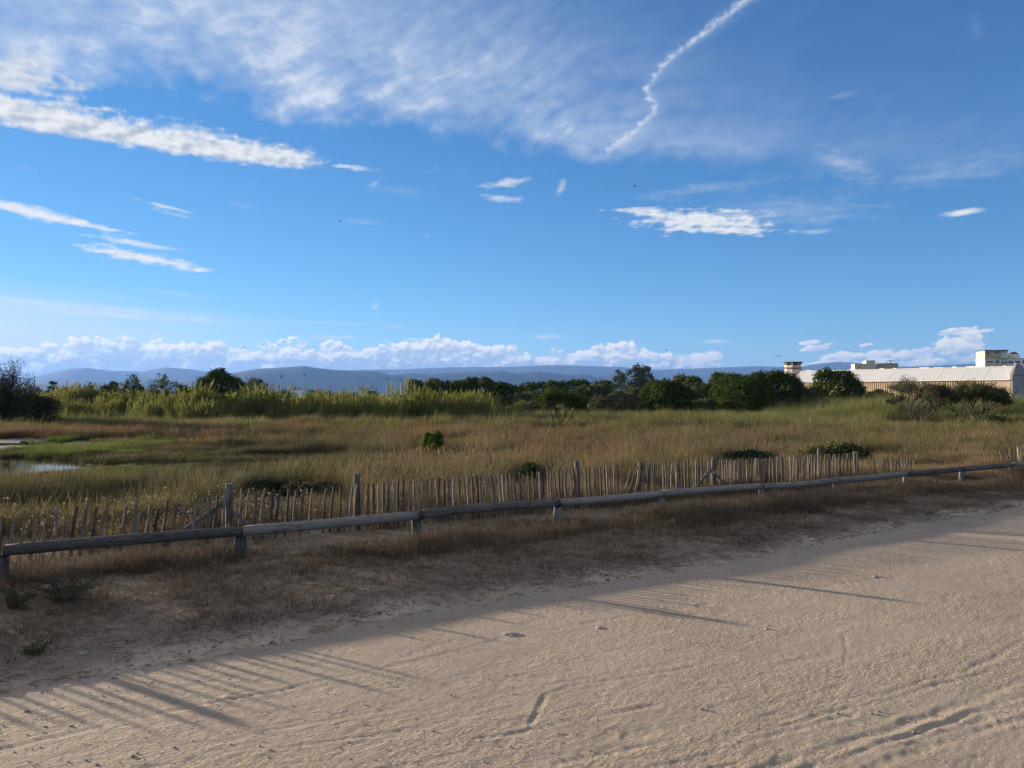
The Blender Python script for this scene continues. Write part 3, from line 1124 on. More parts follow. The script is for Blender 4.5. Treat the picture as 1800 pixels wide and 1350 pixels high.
# ------------------------------------------------------------------ guard rail of round logs on short posts
M_RAIL = wood_mat('weathered_log', (0.085, 0.078, 0.070), (0.235, 0.212, 0.185), (5, 5, 0.35), (0.025, 0.026, 0.03))
M_POST = wood_mat('weathered_post', (0.075, 0.068, 0.062), (0.21, 0.19, 0.17), (4, 4, 0.5), (0.02, 0.018, 0.018))
M_SLAT = wood_mat('weathered_stake', (0.065, 0.052, 0.044), (0.235, 0.195, 0.16), (6, 6, 0.5), (0.03, 0.022, 0.018))
M_WIRE = plain_mat('rusty_wire', (0.10, 0.07, 0.05), 0.7, 0.4)


def gz(x, y):
    return float(ground_h(np.array([x]), np.array([y]))[0])


def log_mesh(name, length, r0, r1, mat, sides=14, rings=9, seed=0, bow=0.012, flat=False):
    """A hewn log along +Z with knots, taper and a split face."""
    rg = np.random.default_rng(seed)
    v, f = [], []
    bx, by = rg.normal(0, bow), rg.normal(0, bow)
    for i in range(rings):
        k = i / (rings - 1)
        r = r0 + (r1 - r0) * k
        ox, oy = bx * math.sin(PI * k), by * math.sin(PI * k)
        end = 0.93 if i in (0, rings - 1) else 1.0
        for j in range(sides):
            w = 2 * PI * j / sides
            rr = r * end * (1 + 0.045 * math.sin(3 * w + seed) + rg.normal(0, 0.018))
            y = math.sin(w) * rr
            if flat and y < -0.15 * r:
                y = -0.15 * r
            v.append((ox + math.cos(w) * rr, oy + y, k * length))
    for i in range(rings - 1):
        for j in range(sides):
            j2 = (j + 1) % sides
            f.append((i * sides + j, i * sides + j2, (i + 1) * sides + j2, (i + 1) * sides + j))
    f.append(tuple(range(sides))[::-1])
    f.append(tuple((rings - 1) * sides + j for j in range(sides)))
    me = bpy.data.meshes.new(name)
    me.from_pydata(v, [], f)
    me.update()
    for p in me.polygons[:-2]:
        p.use_smooth = True
    me.materials.append(mat)
    return me


def build_guard_rail():
    root = empty('guard_rail', (float(RAIL0[0]), float(RAIL0[1]), gz(*RAIL0)), 'low guard rail of round grey logs on short posts beside the path', 'guard rail')
    inv = Matrix.Translation(-Vector(root.location))
    post_px = [5, 425, 735, 980, 1165, 1338, 1470, 1590, 1690, 1778]
    joints = []
    for px in post_px:
        a = (px - 900) / FPX
        t = (a * RAIL0[1] - RAIL0[0]) / (U[0] - a * U[1])
        joints.append(t)
    joints = [joints[0] - 6.0, joints[0] - 4.0, joints[0] - 2.0] + joints + [joints[-1] + 2.05, joints[-1] + 4.1]
    # heights of the rail's axis, read off the photograph
    tops = {-99: 0.36, 0: 0.36, 6: 0.345, 12: 0.31, 99: 0.29}
    tk = sorted(tops)
    def axis(t):
        return float(np.interp(t, tk, [tops[k] for k in tk])) - 0.05
    ang = math.atan2(U[1], U[0])
    for i, t in enumerate(joints):
        x, y = at_st(0.0, t)
        g = gz(x, y)
        h = axis(t) - 0.035 - (g - 0.25)
        me = log_mesh('post', h, 0.062, 0.058, M_POST, 12, 5, 300 + i, 0.003, flat=True)
        q = Vector((x, y, g - 0.25))
        link('post', me, root, inv @ q, (R(random.uniform(-2, 2)), R(random.uniform(-2, 2)), ang + PI * 0.02))
    for i, (t0, t1) in enumerate(zip(joints[:-1], joints[1:])):
        x0, y0 = at_st(random.uniform(-0.012, 0.012), t0 + 0.006)
        x1, y1 = at_st(random.uniform(-0.012, 0.012), t1 - 0.006)
        p0 = Vector((x0, y0, axis(t0) + random.uniform(-0.008, 0.008)))
        p1 = Vector((x1, y1, axis(t1) + random.uniform(-0.008, 0.008)))
        d = p1 - p0
        me = log_mesh('rail', d.length, 0.053 + random.uniform(-0.003, 0.003), 0.050 + random.uniform(-0.003, 0.003), M_RAIL, 16, 11, 400 + i, 0.008)
        o = link('rail', me, root, inv @ p0)
        o.rotation_euler = d.to_track_quat('Z', 'Y').to_euler()
    # iron straps over two of the joints
    M_IRON = plain_mat('dark_strap', (0.03, 0.028, 0.028), 0.6, 0.4)
    for px in (740, 980):
        a = (px - 900) / FPX
        t = (a * RAIL0[1] - RAIL0[0]) / (U[0] - a * U[1])
        x, y = at_st(0.0, t)
        b = MB()
        b.tube([(-0.016, 0, 0), (0.016, 0, 0)], 0.0585, 14)
        o = link('strap', b.mesh('strap', M_IRON), root, inv @ Vector((x, y, axis(t))), (0, 0, ang))


build_guard_rail()


# ------------------------------------------------------------------ picket fence of split stakes
def z5(pts, ox, oy):
    return [(ox + x / 4.0, oy + y / 4.0) for x, y in pts]


P0F = np.array(at_st(FENCE_S, 0.0))


def fence_t(px):
    a = (px - 900) / FPX
    return (a * P0F[1] - P0F[0]) / (U[0] - a * U[1])


A1 = z5([(35, 515), (110, 505), (195, 475), (262, 500), (330, 545), (410, 438), (470, 535), (550, 445), (632, 400), (683, 440), (752, 467), (893, 440), (970, 393), (1000, 467), (1063, 430), (1115, 470),
         (1185, 395), (1245, 428), (1300, 445), (1378, 390), (1430, 368), (1478, 358), (1535, 358), (1590, 318), (1640, 290)], 0, 780)
A2 = z5([(100, 322), (155, 332), (215, 332), (267, 310), (325, 320), (372, 325), (435, 318), (485, 330), (540, 325), (597, 315), (697, 312), (750, 302), (797, 292), (848, 298), (885, 290), (912, 280),
         (957, 280), (995, 280), (1028, 285), (1063, 278), (1098, 268), (1135, 265), (1168, 265), (1203, 258), (1240, 255), (1275, 255), (1310, 252), (1350, 243), (1380, 245), (1405, 243), (1440, 240),
         (1468, 245), (1490, 240), (1525, 250), (1560, 243), (1592, 238), (1625, 232), (1662, 238), (1688, 230), (1718, 230), (1752, 222), (1778, 222)], 400, 780)
A3 = z5([(15, 340), (48, 335), (75, 335), (102, 328), (130, 335), (160, 330), (187, 328), (215, 320), (247, 320), (280, 335), (310, 320), (340, 315), (375, 318), (395, 318), (420, 310), (450, 305), (472, 308),
         (497, 305), (528, 300), (555, 298), (580, 292), (603, 295), (630, 285), (652, 288), (720, 285), (742, 285), (770, 280), (797, 282), (820, 278), (845, 280), (865, 275), (887, 275), (910, 268), (935, 265)], 850, 750)
B1 = z5([(1040, 297), (1062, 300), (1085, 280), (1100, 262), (1115, 255)], 850, 750)
B1_BOTTOM = z5([(975, 475), (1010, 470), (1030, 465), (1060, 465), (1075, 465)], 850, 750)
B2 = z5([(1130, 250), (1150, 252), (1162, 255), (1180, 260), (1203, 262), (1235, 262), (1258, 260), (1278, 255), (1300, 252), (1325, 255), (1340, 250), (1357, 240), (1369, 238), (1385, 240), (1402, 245), (1420, 235), (1440, 233),
         (1465, 232), (1493, 232), (1512, 230), (1532, 230), (1557, 232), (1580, 235), (1605, 230), (1660, 228), (1677, 228), (1695, 235), (1712, 240), (1728, 240), (1745, 240), (1762, 240), (1780, 238), (1797, 235)], 850, 750)
B3 = [(1302 + i * 3.9 + random.uniform(-.5, .5), float(np.interp(i, [0, 12, 24, 36], [809, 805, 801, 798])) + random.uniform(-1.5, 1.5)) for i in range(37)]
B4 = [(1450 + i * 4.4 + random.uniform(-.8, .8), 799 - i * 0.25 + random.uniform(-1.5, 1.5)) for i in range(14)]
C1 = [(1535 + i * 5.0 + random.uniform(-1, 1), 805 + i * 0.25 + random.uniform(-2, 2)) for i in range(15)]
D1 = [(1752 + i * 5.2 + random.uniform(-1, 1), 790 - i * 0.35 + random.uniform(-2, 2)) for i in range(18)]


def slat_variants():
    out = []
    for k in range(10):
        rg = np.random.default_rng(500 + k)
        b = MB()
        L = 1.0
        rings = 6
        bend = rg.normal(0, 0.010, 2)
        w, th = rg.uniform(0.0135, 0.0185), rg.uniform(0.009, 0.0125)
        sides = 6
        vs, fs = [], []
        for i in range(rings):
            q = i / (rings - 1)
            ox, oy = bend[0] * math.sin(PI * q) + rg.normal(0, 0.0012), bend[1] * math.sin(PI * q)
            tap = 1.0 - 0.10 * q
            for j in range(sides):
                a = 2 * PI * j / sides + 0.3
                zz = q * L + (0.010 * math.cos(a + k) if i == rings - 1 else 0)
                vs.append((ox + math.cos(a) * w * tap * (1 + rg.normal(0, 0.07)), oy + math.sin(a) * th * tap * (1 + rg.normal(0, 0.07)), zz))
        for i in range(rings - 1):
            for j in range(sides):
                j2 = (j + 1) % sides
                fs.append((i * sides + j, i * sides + j2, (i + 1) * sides + j2, (i + 1) * sides + j))
        fs.append(tuple(range(sides))[::-1])
        fs.append(tuple((rings - 1) * sides + j for j in range(sides)))
        b.add(vs, fs)
        out.append(b.mesh('slat', M_SLAT))
    return out


SLATS = slat_variants()


def fence(label, slats, leans, posts, braces, t_range, seed):
    """slats: list of (px, py) of the tops; leans: sideways lean in degrees (+ = top to the right); posts: (px, top py, lean)."""
    rg = random.Random(seed)
    t0, t1 = t_range
    x, y = at_st(FENCE_S, (t0 + t1) / 2)
    root = empty('picket_fence', (x, y, gz(x, y)), label, 'picket fence')
    inv = Matrix.Translation(-Vector(root.location))
    ang = math.atan2(U[1], U[0])
    foot = []
    for (px, py), lean in zip(slats, leans):
        t = fence_t(px)
        X0, Y0 = at_st(FENCE_S + rg.uniform(-0.012, 0.012), t)
        ztop = CAM_H - Y0 * (py - HORIZON) / FPX
        lean = lean + rg.gauss(0, 1.1)
        g = gz(X0, Y0) - 0.06
        hgt = max(0.25, ztop - g)
        L = hgt / math.cos(R(lean))
        sh = hgt * math.tan(R(lean))
        base = Vector((X0 - U[0] * sh, Y0 - U[1] * sh, g))
        top = Vector((X0, Y0, ztop))
        d = (top - base)
        o = link('slat', SLATS[rg.randrange(len(SLATS))], root, inv @ base)
        # local x along the fence, z along the stake
        zx = d.normalized()
        xx = Vector((U[0], U[1], 0))
        yy = zx.cross(xx).normalized()
        xx = yy.cross(zx).normalized()
        mrot = Matrix((xx, yy, zx)).transposed()
        o.rotation_euler = (mrot @ Matrix.Rotation(rg.uniform(-0.5, 0.5) + (PI if rg.random() < .5 else 0), 3, 'Z')).to_euler()
        wsc = rg.uniform(0.8, 1.2)
        o.scale = (wsc, rg.uniform(0.85, 1.15), L)
        foot.append((t, base, top))
    for px, py, lean, rad in posts:
        t = fence_t(px)
        X0, Y0 = at_st(FENCE_S + 0.05, t)
        ztop = CAM_H - Y0 * (py - HORIZON) / FPX
        g = gz(X0, Y0) - 0.3
        me = log_mesh('post', ztop - g, rad, rad * 0.95, M_POST, 12, 6, abs(int(px)), 0.004)
        link('post', me, root, inv @ Vector((X0 - U[0] * (ztop - g) * math.tan(R(lean)), Y0 - U[1] * (ztop - g) * math.tan(R(lean)), g)), (0, R(lean) * U[0], 0))
    for (pxa, pya, pxb, pyb) in braces:
        ta, tb = fence_t(pxa), fence_t(pxb)
        XA, YA = at_st(FENCE_S + 0.03, ta)
        XB, YB = at_st(FENCE_S + 0.03, tb)
        pa = Vector((XA, YA, CAM_H - YA * (pya - HORIZON) / FPX))
        pb = Vector((XB, YB, CAM_H - YB * (pyb - HORIZON) / FPX))
        d = pb - pa
        b = pa + d * (1 + max(0.0, (pb.z + 0.05) / max(0.05, pa.z - pb.z)))
        d = b - pa
        me = log_mesh('brace', d.length, 0.03, 0.028, M_POST, 8, 4, int(pxa) + 7, 0.003)
        o = link('brace', me, root, inv @ pa)
        o.rotation_euler = d.to_track_quat('Z', 'Y').to_euler()
    # two twisted wires hold the stakes
    foot.sort(key=lambda q: q[0])
    for k in (0.30, 0.80):
        for side in (-1, 1):
            pts = []
            for j, (t, b0, tp) in enumerate(foot):
                p = b0 + (tp - b0) * k
                off = 0.014 * side * (1 if j % 2 else -1)
                pts.append(inv @ (p + Vector((N[0], N[1], 0)) * off))
            b = MB()
            b.tube(pts, 0.0014, 4)
            link('wire', b.mesh('wire', M_WIRE), root)
    return root


L1 = A1 + A2 + A3
# the fence goes on a little past the left edge of the picture
_left = []
for i in range(58):
    t_ = -2.25 - 0.105 * i + random.uniform(-0.015, 0.015)
    X_, Y_ = at_st(FENCE_S, t_)
    _left.append((900 + FPX * X_ / Y_, HORIZON + (CAM_H - random.uniform(0.54, 0.64)) * FPX / Y_))
L1 = _left[::-1] + L1
lean1 = [float(np.interp(p[0], [0, 150, 300, 420, 560, 640, 720, 860, 1000, 1085], [5.5, 7, 8, 5.5, 5.5, 1.5, -1.0, -3.5, -3.0, -2.0])) for p in L1]
fence('long run of grey wooden pickets leaning a little, from the left edge to the gap', L1, lean1,
      [(-300, 893, 0, 0.042), (405, 850, 0, 0.042), (630, 832, 0, 0.044), (1017, 810, -1, 0.045)],
      [(398, 882, 330, 930), (409, 898, 444, 926)], (-8.0, 5.8), 1)
L2 = B1 + B2 + B3 + B4
lean2 = []
for i, p in enumerate(L2):
    if i < 5:
        lean2.append([23, 20, 19, 14, 13][i])
    else:
        lean2.append(float(np.interp(p[0], [1130, 1160, 1200, 1250, 1320, 1400, 1440, 1452, 1515], [4, 1.0, -3, -2, -1, 1.5, 3, -2, -3])))
fence('dense run of pale pickets after the gap with its first stakes fallen aslant', L2, lean2,
      [(1128, 811, 2, 0.035), (1258, 804, 0, 0.038), (1444, 787, 0, 0.045), (1508, 794, -5, 0.045)],
      [(1253, 824, 1224, 856), (1257, 828, 1276, 856)], (5.9, 11.9), 2)
fence('short low run of sunken pickets half buried in dry grass', C1, [-7] * len(C1), [], [], (12, 13.5), 3)
fence('pickets slumped sideways at the right edge of the picture', D1, [float(np.interp(i, [0, 4, 17], [-17, -11, -4])) for i in range(len(D1))], [(1795, 786, -4, 0.04)], [], (16, 19), 4)
# ------------------------------------------------------------------ warehouse, tower and blocks beyond the scrub
M_CREAM = plain_mat('cream_render', (0.62, 0.54, 0.42), 0.9, 0.1, 0.14, 0.5)
M_WHITE = plain_mat('white_render', (0.74, 0.71, 0.63), 0.9, 0.1, 0.10, 0.5)
M_ROOFM = plain_mat('white_roof_sheet', (0.58, 0.58, 0.57), 0.7, 0.2, 0.06, 0.25)
M_CONC = plain_mat('grey_concrete', (0.30, 0.29, 0.28), 0.9, 0.1, 0.22, 0.5)
M_TANC = plain_mat('ochre_concrete', (0.46, 0.39, 0.28), 0.9, 0.1, 0.22, 0.6)
M_PINKW = plain_mat('pink_beige_wall', (0.52, 0.38, 0.28), 0.9, 0.1, 0.14, 0.4)
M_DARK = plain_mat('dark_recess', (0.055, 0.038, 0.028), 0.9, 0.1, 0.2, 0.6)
M_SLAB = plain_mat('dark_slab', (0.06, 0.055, 0.055), 0.8, 0.2, 0.2, 0.6)
M_FIN = plain_mat('concrete_fin', (0.62, 0.47, 0.31), 0.9, 0.1, 0.14, 0.7)
M_REDD = plain_mat('dark_red_panel', (0.12, 0.035, 0.03), 0.6, 0.3, 0.2, 1.0)


def glass_mat():
    m, nt, out = new_mat('window_glass')
    n = noise(coords('Object'), 0.6, 3, 0.5)
    surface(out, mixc(n, (0.03, 0.035, 0.04), (0.09, 0.10, 0.11)), 0.12, 0.6)
    return m


M_GLASS = glass_mat()


def build_warehouse():
    A = Vector((px_x(1775, 151.0), 151.0, 0))
    B = Vector((px_x(1393, 184.0), 184.0, 0))
    d = A - B
    L = d.length
    rz = math.atan2(d.y, d.x)
    g = gz(A.x, A.y)
    root = empty('warehouse', (B.x, B.y, g), 'long low warehouse with sloping white roof and beige ribbed front', 'warehouse', rz=rz)
    # local frame: x along the front from the far end, y to the back, z up
    eave, ridge, run, deep = 4.5 - g, 7.15 - g, 5.2, 14.0
    xs = L - 4.6                         # where the ribbed front stops
    link('back_wall', MB().box(0, L, deep - 0.3, deep, 0, eave).mesh('back_wall', M_CREAM), root)
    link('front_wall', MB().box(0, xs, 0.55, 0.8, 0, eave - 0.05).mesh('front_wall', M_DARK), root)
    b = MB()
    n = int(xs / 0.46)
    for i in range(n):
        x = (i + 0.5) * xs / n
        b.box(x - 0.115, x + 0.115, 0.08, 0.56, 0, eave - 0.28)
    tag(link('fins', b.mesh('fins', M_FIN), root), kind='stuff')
    link('lintel', MB().box(-0.2, L + 0.05, -0.12, 0.62, eave - 0.27, eave - 0.02).mesh('lintel', M_PINKW), root)
    link('wall_panel', MB().box(xs + 0.22, L, 0.02, 0.5, 0, eave - 0.28).mesh('wall_panel', M_PINKW), root)
    # roof in sheets with lapped seams
    cuts = [-0.4, 6.2, 11.6, 17.0, 22.0, 27.8, 32.0, 36.5, 40.6, L + 0.1]
    cuts = [c for c in cuts if c < L - 1] + [L + 0.1]
    for k, (c0, c1) in enumerate(zip(cuts[:-1], cuts[1:])):
        b = MB()
        m = max(3, int((c1 - c0) / 0.7))
        up = 0.012 * (k % 2)
        for i in range(m):
            x0, x1 = c0 + (c1 - c0) * i / m, c0 + (c1 - c0) * (i + 1) / m
            xm = (x0 + x1) / 2
            r_ = 0.007
            for (xa, xb, za, zb) in ((x0, xm, 0.0, r_), (xm, x1 - (0.05 if i == m - 1 else 0), r_, 0.0)):
                b.add([(xa, -0.3, eave + za + up), (xb, -0.3, eave + zb + up), (xb, run, ridge + zb + up), (xa, run, ridge + za + up),
                       (xa, -0.3, eave + za + up - 0.12), (xb, -0.3, eave + zb + up - 0.12), (xb, run, ridge + zb + up - 0.12), (xa, run, ridge + za + up - 0.12)],
                      [(0, 1, 2, 3), (7, 6, 5, 4), (0, 4, 5, 1), (1, 5, 6, 2), (2, 6, 7, 3), (3, 7, 4, 0)])
        link('roof_panel', b.mesh('roof_panel', M_ROOFM), root)
    link('rear_roof', _rear(L, run, deep, ridge, eave), root)
    link('gutter', MB().box(-0.4, L + 0.1, -0.42, -0.28, eave - 0.14, eave + 0.02).mesh('gutter', M_WHITE), root)
    b = MB()
    b.box(-0.4, L + 0.1, run - 0.25, run + 0.25, ridge - 0.02, ridge + 0.10)
    link('ridge_cap', b.mesh('ridge_cap', M_WHITE), root)
    rg = random.Random(5)
    x = 0.5
    while x < L - 2:
        w = rg.uniform(0.5, 1.9)
        h = rg.uniform(0.10, 0.34)
        link('roof_vent', MB().box(x, x + w, run - 0.2 + 0.6, run + 0.9, ridge - 0.2, ridge + h).mesh('roof_vent', M_WHITE), root)
        x += w + rg.uniform(0.3, 2.6)
    # concrete end wall, taller than the roof
    b = MB()
    z1, z2 = ridge - 0.25, ridge + 0.15
    poly = [(0.1, 0), (0.1, eave + 1.15), (0.6, eave + 1.35), (3.2, z2 + 0.55), (6.5, z2 + 0.15), (deep, eave + 0.6), (deep, 0)]
    n = len(poly)
    vs = [(L + 0.12, p[0] - 0.35, p[1]) for p in poly] + [(L + 0.55, p[0] - 0.35, p[1]) for p in poly]
    fs = [tuple(range(n))[::-1], tuple(range(n, 2 * n))] + [(k, (k + 1) % n, n + (k + 1) % n, n + k) for k in range(n)]
    b.add(vs, fs)
    link('end_wall', b.mesh('end_wall', M_CONC), root)
    link('end_ledge', MB().box(L + 0.56, L + 0.75, -0.3, deep - 0.4, eave + 0.95, eave + 1.15).mesh('end_ledge', M_CONC), root)


def _rear(L, run, deep, ridge, eave):
    b = MB()
    b.add([(-0.4, run, ridge), (L + 0.1, run, ridge), (L + 0.1, deep + 0.3, eave), (-0.4, deep + 0.3, eave), (-0.4, run, ridge - 0.12), (L + 0.1, run, ridge - 0.12), (L + 0.1, deep + 0.3, eave - 0.12), (-0.4, deep + 0.3, eave - 0.12)],
          [(0, 1, 2, 3), (7, 6, 5, 4), (0, 4, 5, 1), (1, 5, 6, 2), (2, 6, 7, 3), (3, 7, 4, 0)])
    return b.mesh('rear_roof', M_ROOFM)


build_warehouse()


def octagon(r, a0=PI / 8, n=8):
    return [(math.cos(a0 + 2 * PI * k / n) * r, math.sin(a0 + 2 * PI * k / n) * r) for k in range(n)]


def build_tower():
    Y = 225.0
    k = Y / FPX
    cx = px_x(1393.5, Y)
    g = gz(cx, Y)
    root = empty('control_tower', (cx, Y, g), 'squat cream lookout tower with flared glazed cab and flat dark roof', 'tower')
    z = lambda py: px_z(py, Y) - g
    w = 29 * k / 2
    link('shaft', MB().prism(octagon(w * 0.93), 0, z(649.0)).mesh('shaft', M_CREAM), root)
    link('balcony', MB().prism(octagon(w * 1.05), z(649.0), z(647.8)).mesh('balcony', M_SLAB), root)
    b = MB()
    o8 = octagon(w * 1.08)
    for zz in (z(646.6), z(645.6)):
        b.tube([(p[0], p[1], zz) for p in o8 + o8[:1]], 0.04, 5)
    for p in o8:
        b.tube([(p[0], p[1], z(648.0)), (p[0], p[1], z(645.5))], 0.04, 5)
    link('railing', b.mesh('railing', M_SLAB), root)
    link('parapet', MB().prism(octagon(w * 0.93), z(647.8), z(642.6), 1.0).mesh('parapet', M_CREAM), root)
    lo, hi = octagon(w * 0.90), octagon(w * 1.02)
    for i in range(8):
        a, c = Vector((*lo[i], z(642.6))), Vector((*lo[(i + 1) % 8], z(642.6)))
        d, e = Vector((*hi[(i + 1) % 8], z(637.8))), Vector((*hi[i], z(637.8)))
        mid = (a + c + d + e) / 4
        vs = [mid + (q - mid) * 0.94 for q in (a, c, d, e)]
        inn = [Vector((q.x * 0.97, q.y * 0.97, q.z)) for q in vs]
        b = MB()
        b.add(vs + inn, [(0, 1, 2, 3), (7, 6, 5, 4), (0, 4, 5, 1), (1, 5, 6, 2), (2, 6, 7, 3), (3, 7, 4, 0)])
        link('window_pane', b.mesh('window_pane', M_GLASS), root)
        b = MB()
        b.tube([tuple(a), tuple(e)], 0.09, 5)
        link('mullion', b.mesh('mullion', M_CREAM), root)
    link('roof', MB().prism(octagon(w * 1.15), z(637.8), z(636.2)).mesh('roof', M_SLAB), root)


build_tower()


def block(root, name, px0, px1, py_top, Y, depth, mat, g, cx, rz_frame=None, z0=0.0):
    k = Y / FPX
    x0, x1 = (px0 - cx) * k, (px1 - cx) * k
    return link(name, MB().box(x0, x1, 0.0, depth, z0, px_z(py_top, Y) - g).mesh(name, mat), root)


def window_set(root, rects, Y, cx, g, wall_y=0.0, side=None, frame_mat=None):
    """Windows as real frames and panes let into a wall facing the camera; rects in photograph pixels."""
    k = Y / FPX
    for (a, b_, c, d) in rects:
        x0, x1 = (a - cx) * k, (b_ - cx) * k
        z1, z0 = px_z(c, Y) - g, px_z(d, Y) - g
        w = link('window', MB().box(x0 - 0.08, x1 + 0.08, wall_y - 0.06, wall_y + 0.05, z0 - 0.08, z1 + 0.08).mesh('window', frame_mat or M_WHITE), root)
        link('pane', MB().box(x0, x1, wall_y - 0.075, wall_y - 0.02, z0, z1).mesh('pane', M_GLASS), w)


def build_roof_blocks():
    Y = 205.0
    cx = 1523.0
    X0 = px_x(cx, Y)
    g = gz(X0, Y)
    r = empty('concrete_building', (X0, Y, g), 'cream building with taller square stair block rising behind the white roof', 'building', rz=R(-16))
    link('wing', MB().box(-2.9, -0.1, 0, 6.0, 0, px_z(639.6, Y) - g).mesh('wing', M_CREAM), r)
    link('wing_roof', MB().box(-3.0, -0.1, -0.1, 6.1, px_z(639.6, Y) - g, px_z(639.0, Y) - g).mesh('wing_roof', M_PINKW), r)
    link('stair_block', MB().box(-0.1, 2.1, -0.4, 5.2, 0, px_z(634.2, Y) - g).mesh('stair_block', M_CREAM), r)
    link('stair_roof', MB().box(-0.18, 2.18, -0.48, 5.3, px_z(634.2, Y) - g, px_z(633.7, Y) - g).mesh('stair_roof', M_PINKW), r)
    link('side_block', MB().box(2.1, 2.9, 0.2, 4.0, 0, px_z(642.0, Y) - g).mesh('side_block', M_PINKW), r)
    zt = px_z(644.0, Y) - g
    w = link('window', MB().box(-2.0, -1.3, -0.06, 0.05, zt - 0.35, zt + 0.15).mesh('window', M_WHITE), r)
    link('pane', MB().box(-1.93, -1.37, -0.075, 0.02, zt - 0.28, zt + 0.08).mesh('pane', M_GLASS), w)
    cx = 1564.0
    X0 = px_x(cx, Y)
    r = empty('concrete_building', (X0, Y, g), 'low ochre roof block with a dark aerial on top', 'building', rz=R(-40))
    link('main_block', MB().box(-3.4, 1.0, 0, 4.6, 0, px_z(639.3, Y) - g).mesh('main_block', M_TANC), r)
    link('block_roof', MB().box(-3.5, 1.1, -0.1, 4.7, px_z(639.3, Y) - g, px_z(638.6, Y) - g).mesh('block_roof', M_SLAB), r)
    b = MB()
    zt = px_z(638.6, Y) - g
    zt2 = px_z(633.4, Y) - g
    b.tube([(-0.2, 1.4, zt), (-0.2, 1.4, zt2)], 0.10, 6)
    b.tube([(-1.0, 0.9, zt), (-1.0, 0.9, zt + (zt2 - zt) * 0.55)], 0.12, 6)
    b.tube([(-1.1, 2.2, zt2), (0.7, 0.6, zt2)], 0.11, 6)
    link('aerial', b.mesh('aerial', M_SLAB), r)


build_roof_blocks()


def build_dome_building():
    Y = 235.0
    k = Y / FPX
    cx = 1752.0
    X0 = px_x(cx, Y)
    g = gz(X0, Y)
    r = empty('cream_building', (X0, Y, g), 'pale two storey block with windows and a domed wing above the warehouse', 'building', rz=R(-14))
    z = lambda py: px_z(py, Y) - g
    x = lambda px: (px - cx) * k
    link('lower_storey', MB().box(x(1733.8), x(1760.5), 0, 8, 0, z(630)).mesh('lower_storey', M_CREAM), r)
    link('band', MB().box(x(1733.2), x(1771), -0.1, 8, z(630), z(629)).mesh('band', M_TANC), r)
    link('upper_storey', MB().box(x(1733.8), x(1760.5), 0.05, 7.8, z(629), z(616.2)).mesh('upper_storey', M_TANC), r)
    link('roof', MB().box(x(1733), x(1771.2), -0.15, 8.1, z(616.2), z(615)).mesh('roof', M_SLAB), r)
    link('side_wing', MB().box(x(1760.5), x(1770.6), 0.5, 7.5, 0, z(616.2)).mesh('side_wing', M_WHITE), r)
    window_set(r, [(1737, 1740.5, 618, 622.5), (1750, 1757, 617.5, 621)], Y, cx, g, 0.05, frame_mat=M_TANC)
    window_set(r, [(1736.5, 1746.5, 634.3, 637.3), (1750.5, 1756, 633.5, 638.2)], Y, cx, g, 0.0)
    link('low_wing', MB().box(x(1770.6), x(1830), 0.6, 8, 0, z(630.5)).mesh('low_wing', M_WHITE), r)
    link('low_wing_roof', MB().box(x(1770.7), x(1831), 0.5, 8, z(630.5), z(630)).mesh('low_wing_roof', M_TANC), r)
    window_set(r, [(1772, 1778.5, 634.5, 638.5), (1782, 1790, 634.5, 638), (1794, 1800, 633, 639), (1804, 1812, 633, 639)], Y, cx, g, 0.6)
    window_set(r, [(1761, 1764, 635, 640), (1766, 1769, 635, 640)], Y, cx, g, 0.5)
    # observatory dome
    dz0 = z(630)
    rad = 10.2 * k
    dcx, dcy = x(1786), 4.0
    seg, rings = 24, 8
    white, red = MB(), MB()
    for i in range(rings):
        a0, a1 = (PI / 2) * i / rings * 0.98, (PI / 2) * (i + 1) / rings * 0.98
        for j in range(seg):
            w0, w1 = 2 * PI * j / seg, 2 * PI * (j + 1) / seg
            q = lambda a, w, s_=1.0: (dcx + math.cos(a) * math.cos(w) * rad * s_, dcy + math.cos(a) * math.sin(w) * rad * s_, dz0 + 0.5 + math.sin(a) * rad * 0.95 * s_)
            mid = (w0 + w1) / 2
            dark = (i >= 3 and -PI * 0.75 < (mid - 2 * PI if mid > PI else mid) < 0.1)
            tgt = red if dark else white
            tgt.add([q(a0, w0), q(a0, w1), q(a1, w1), q(a1, w0), q(a0, w0, .96), q(a0, w1, .96), q(a1, w1, .96), q(a1, w0, .96)], [(0, 1, 2, 3), (7, 6, 5, 4), (0, 4, 5, 1), (1, 5, 6, 2), (2, 6, 7, 3), (3, 7, 4, 0)])
    dm = link('dome', white.mesh('dome', M_WHITE), r)
    link('dome_shutter', red.mesh('dome_shutter', M_REDD), dm)
    ring = [(dcx + math.cos(2 * PI * i / 24) * rad, dcy + math.sin(2 * PI * i / 24) * rad) for i in range(24)]
    link('dome_drum', MB().prism(ring, dz0 - 0.1, dz0 + 0.5).mesh('dome_drum', M_WHITE), r)


build_dome_building()


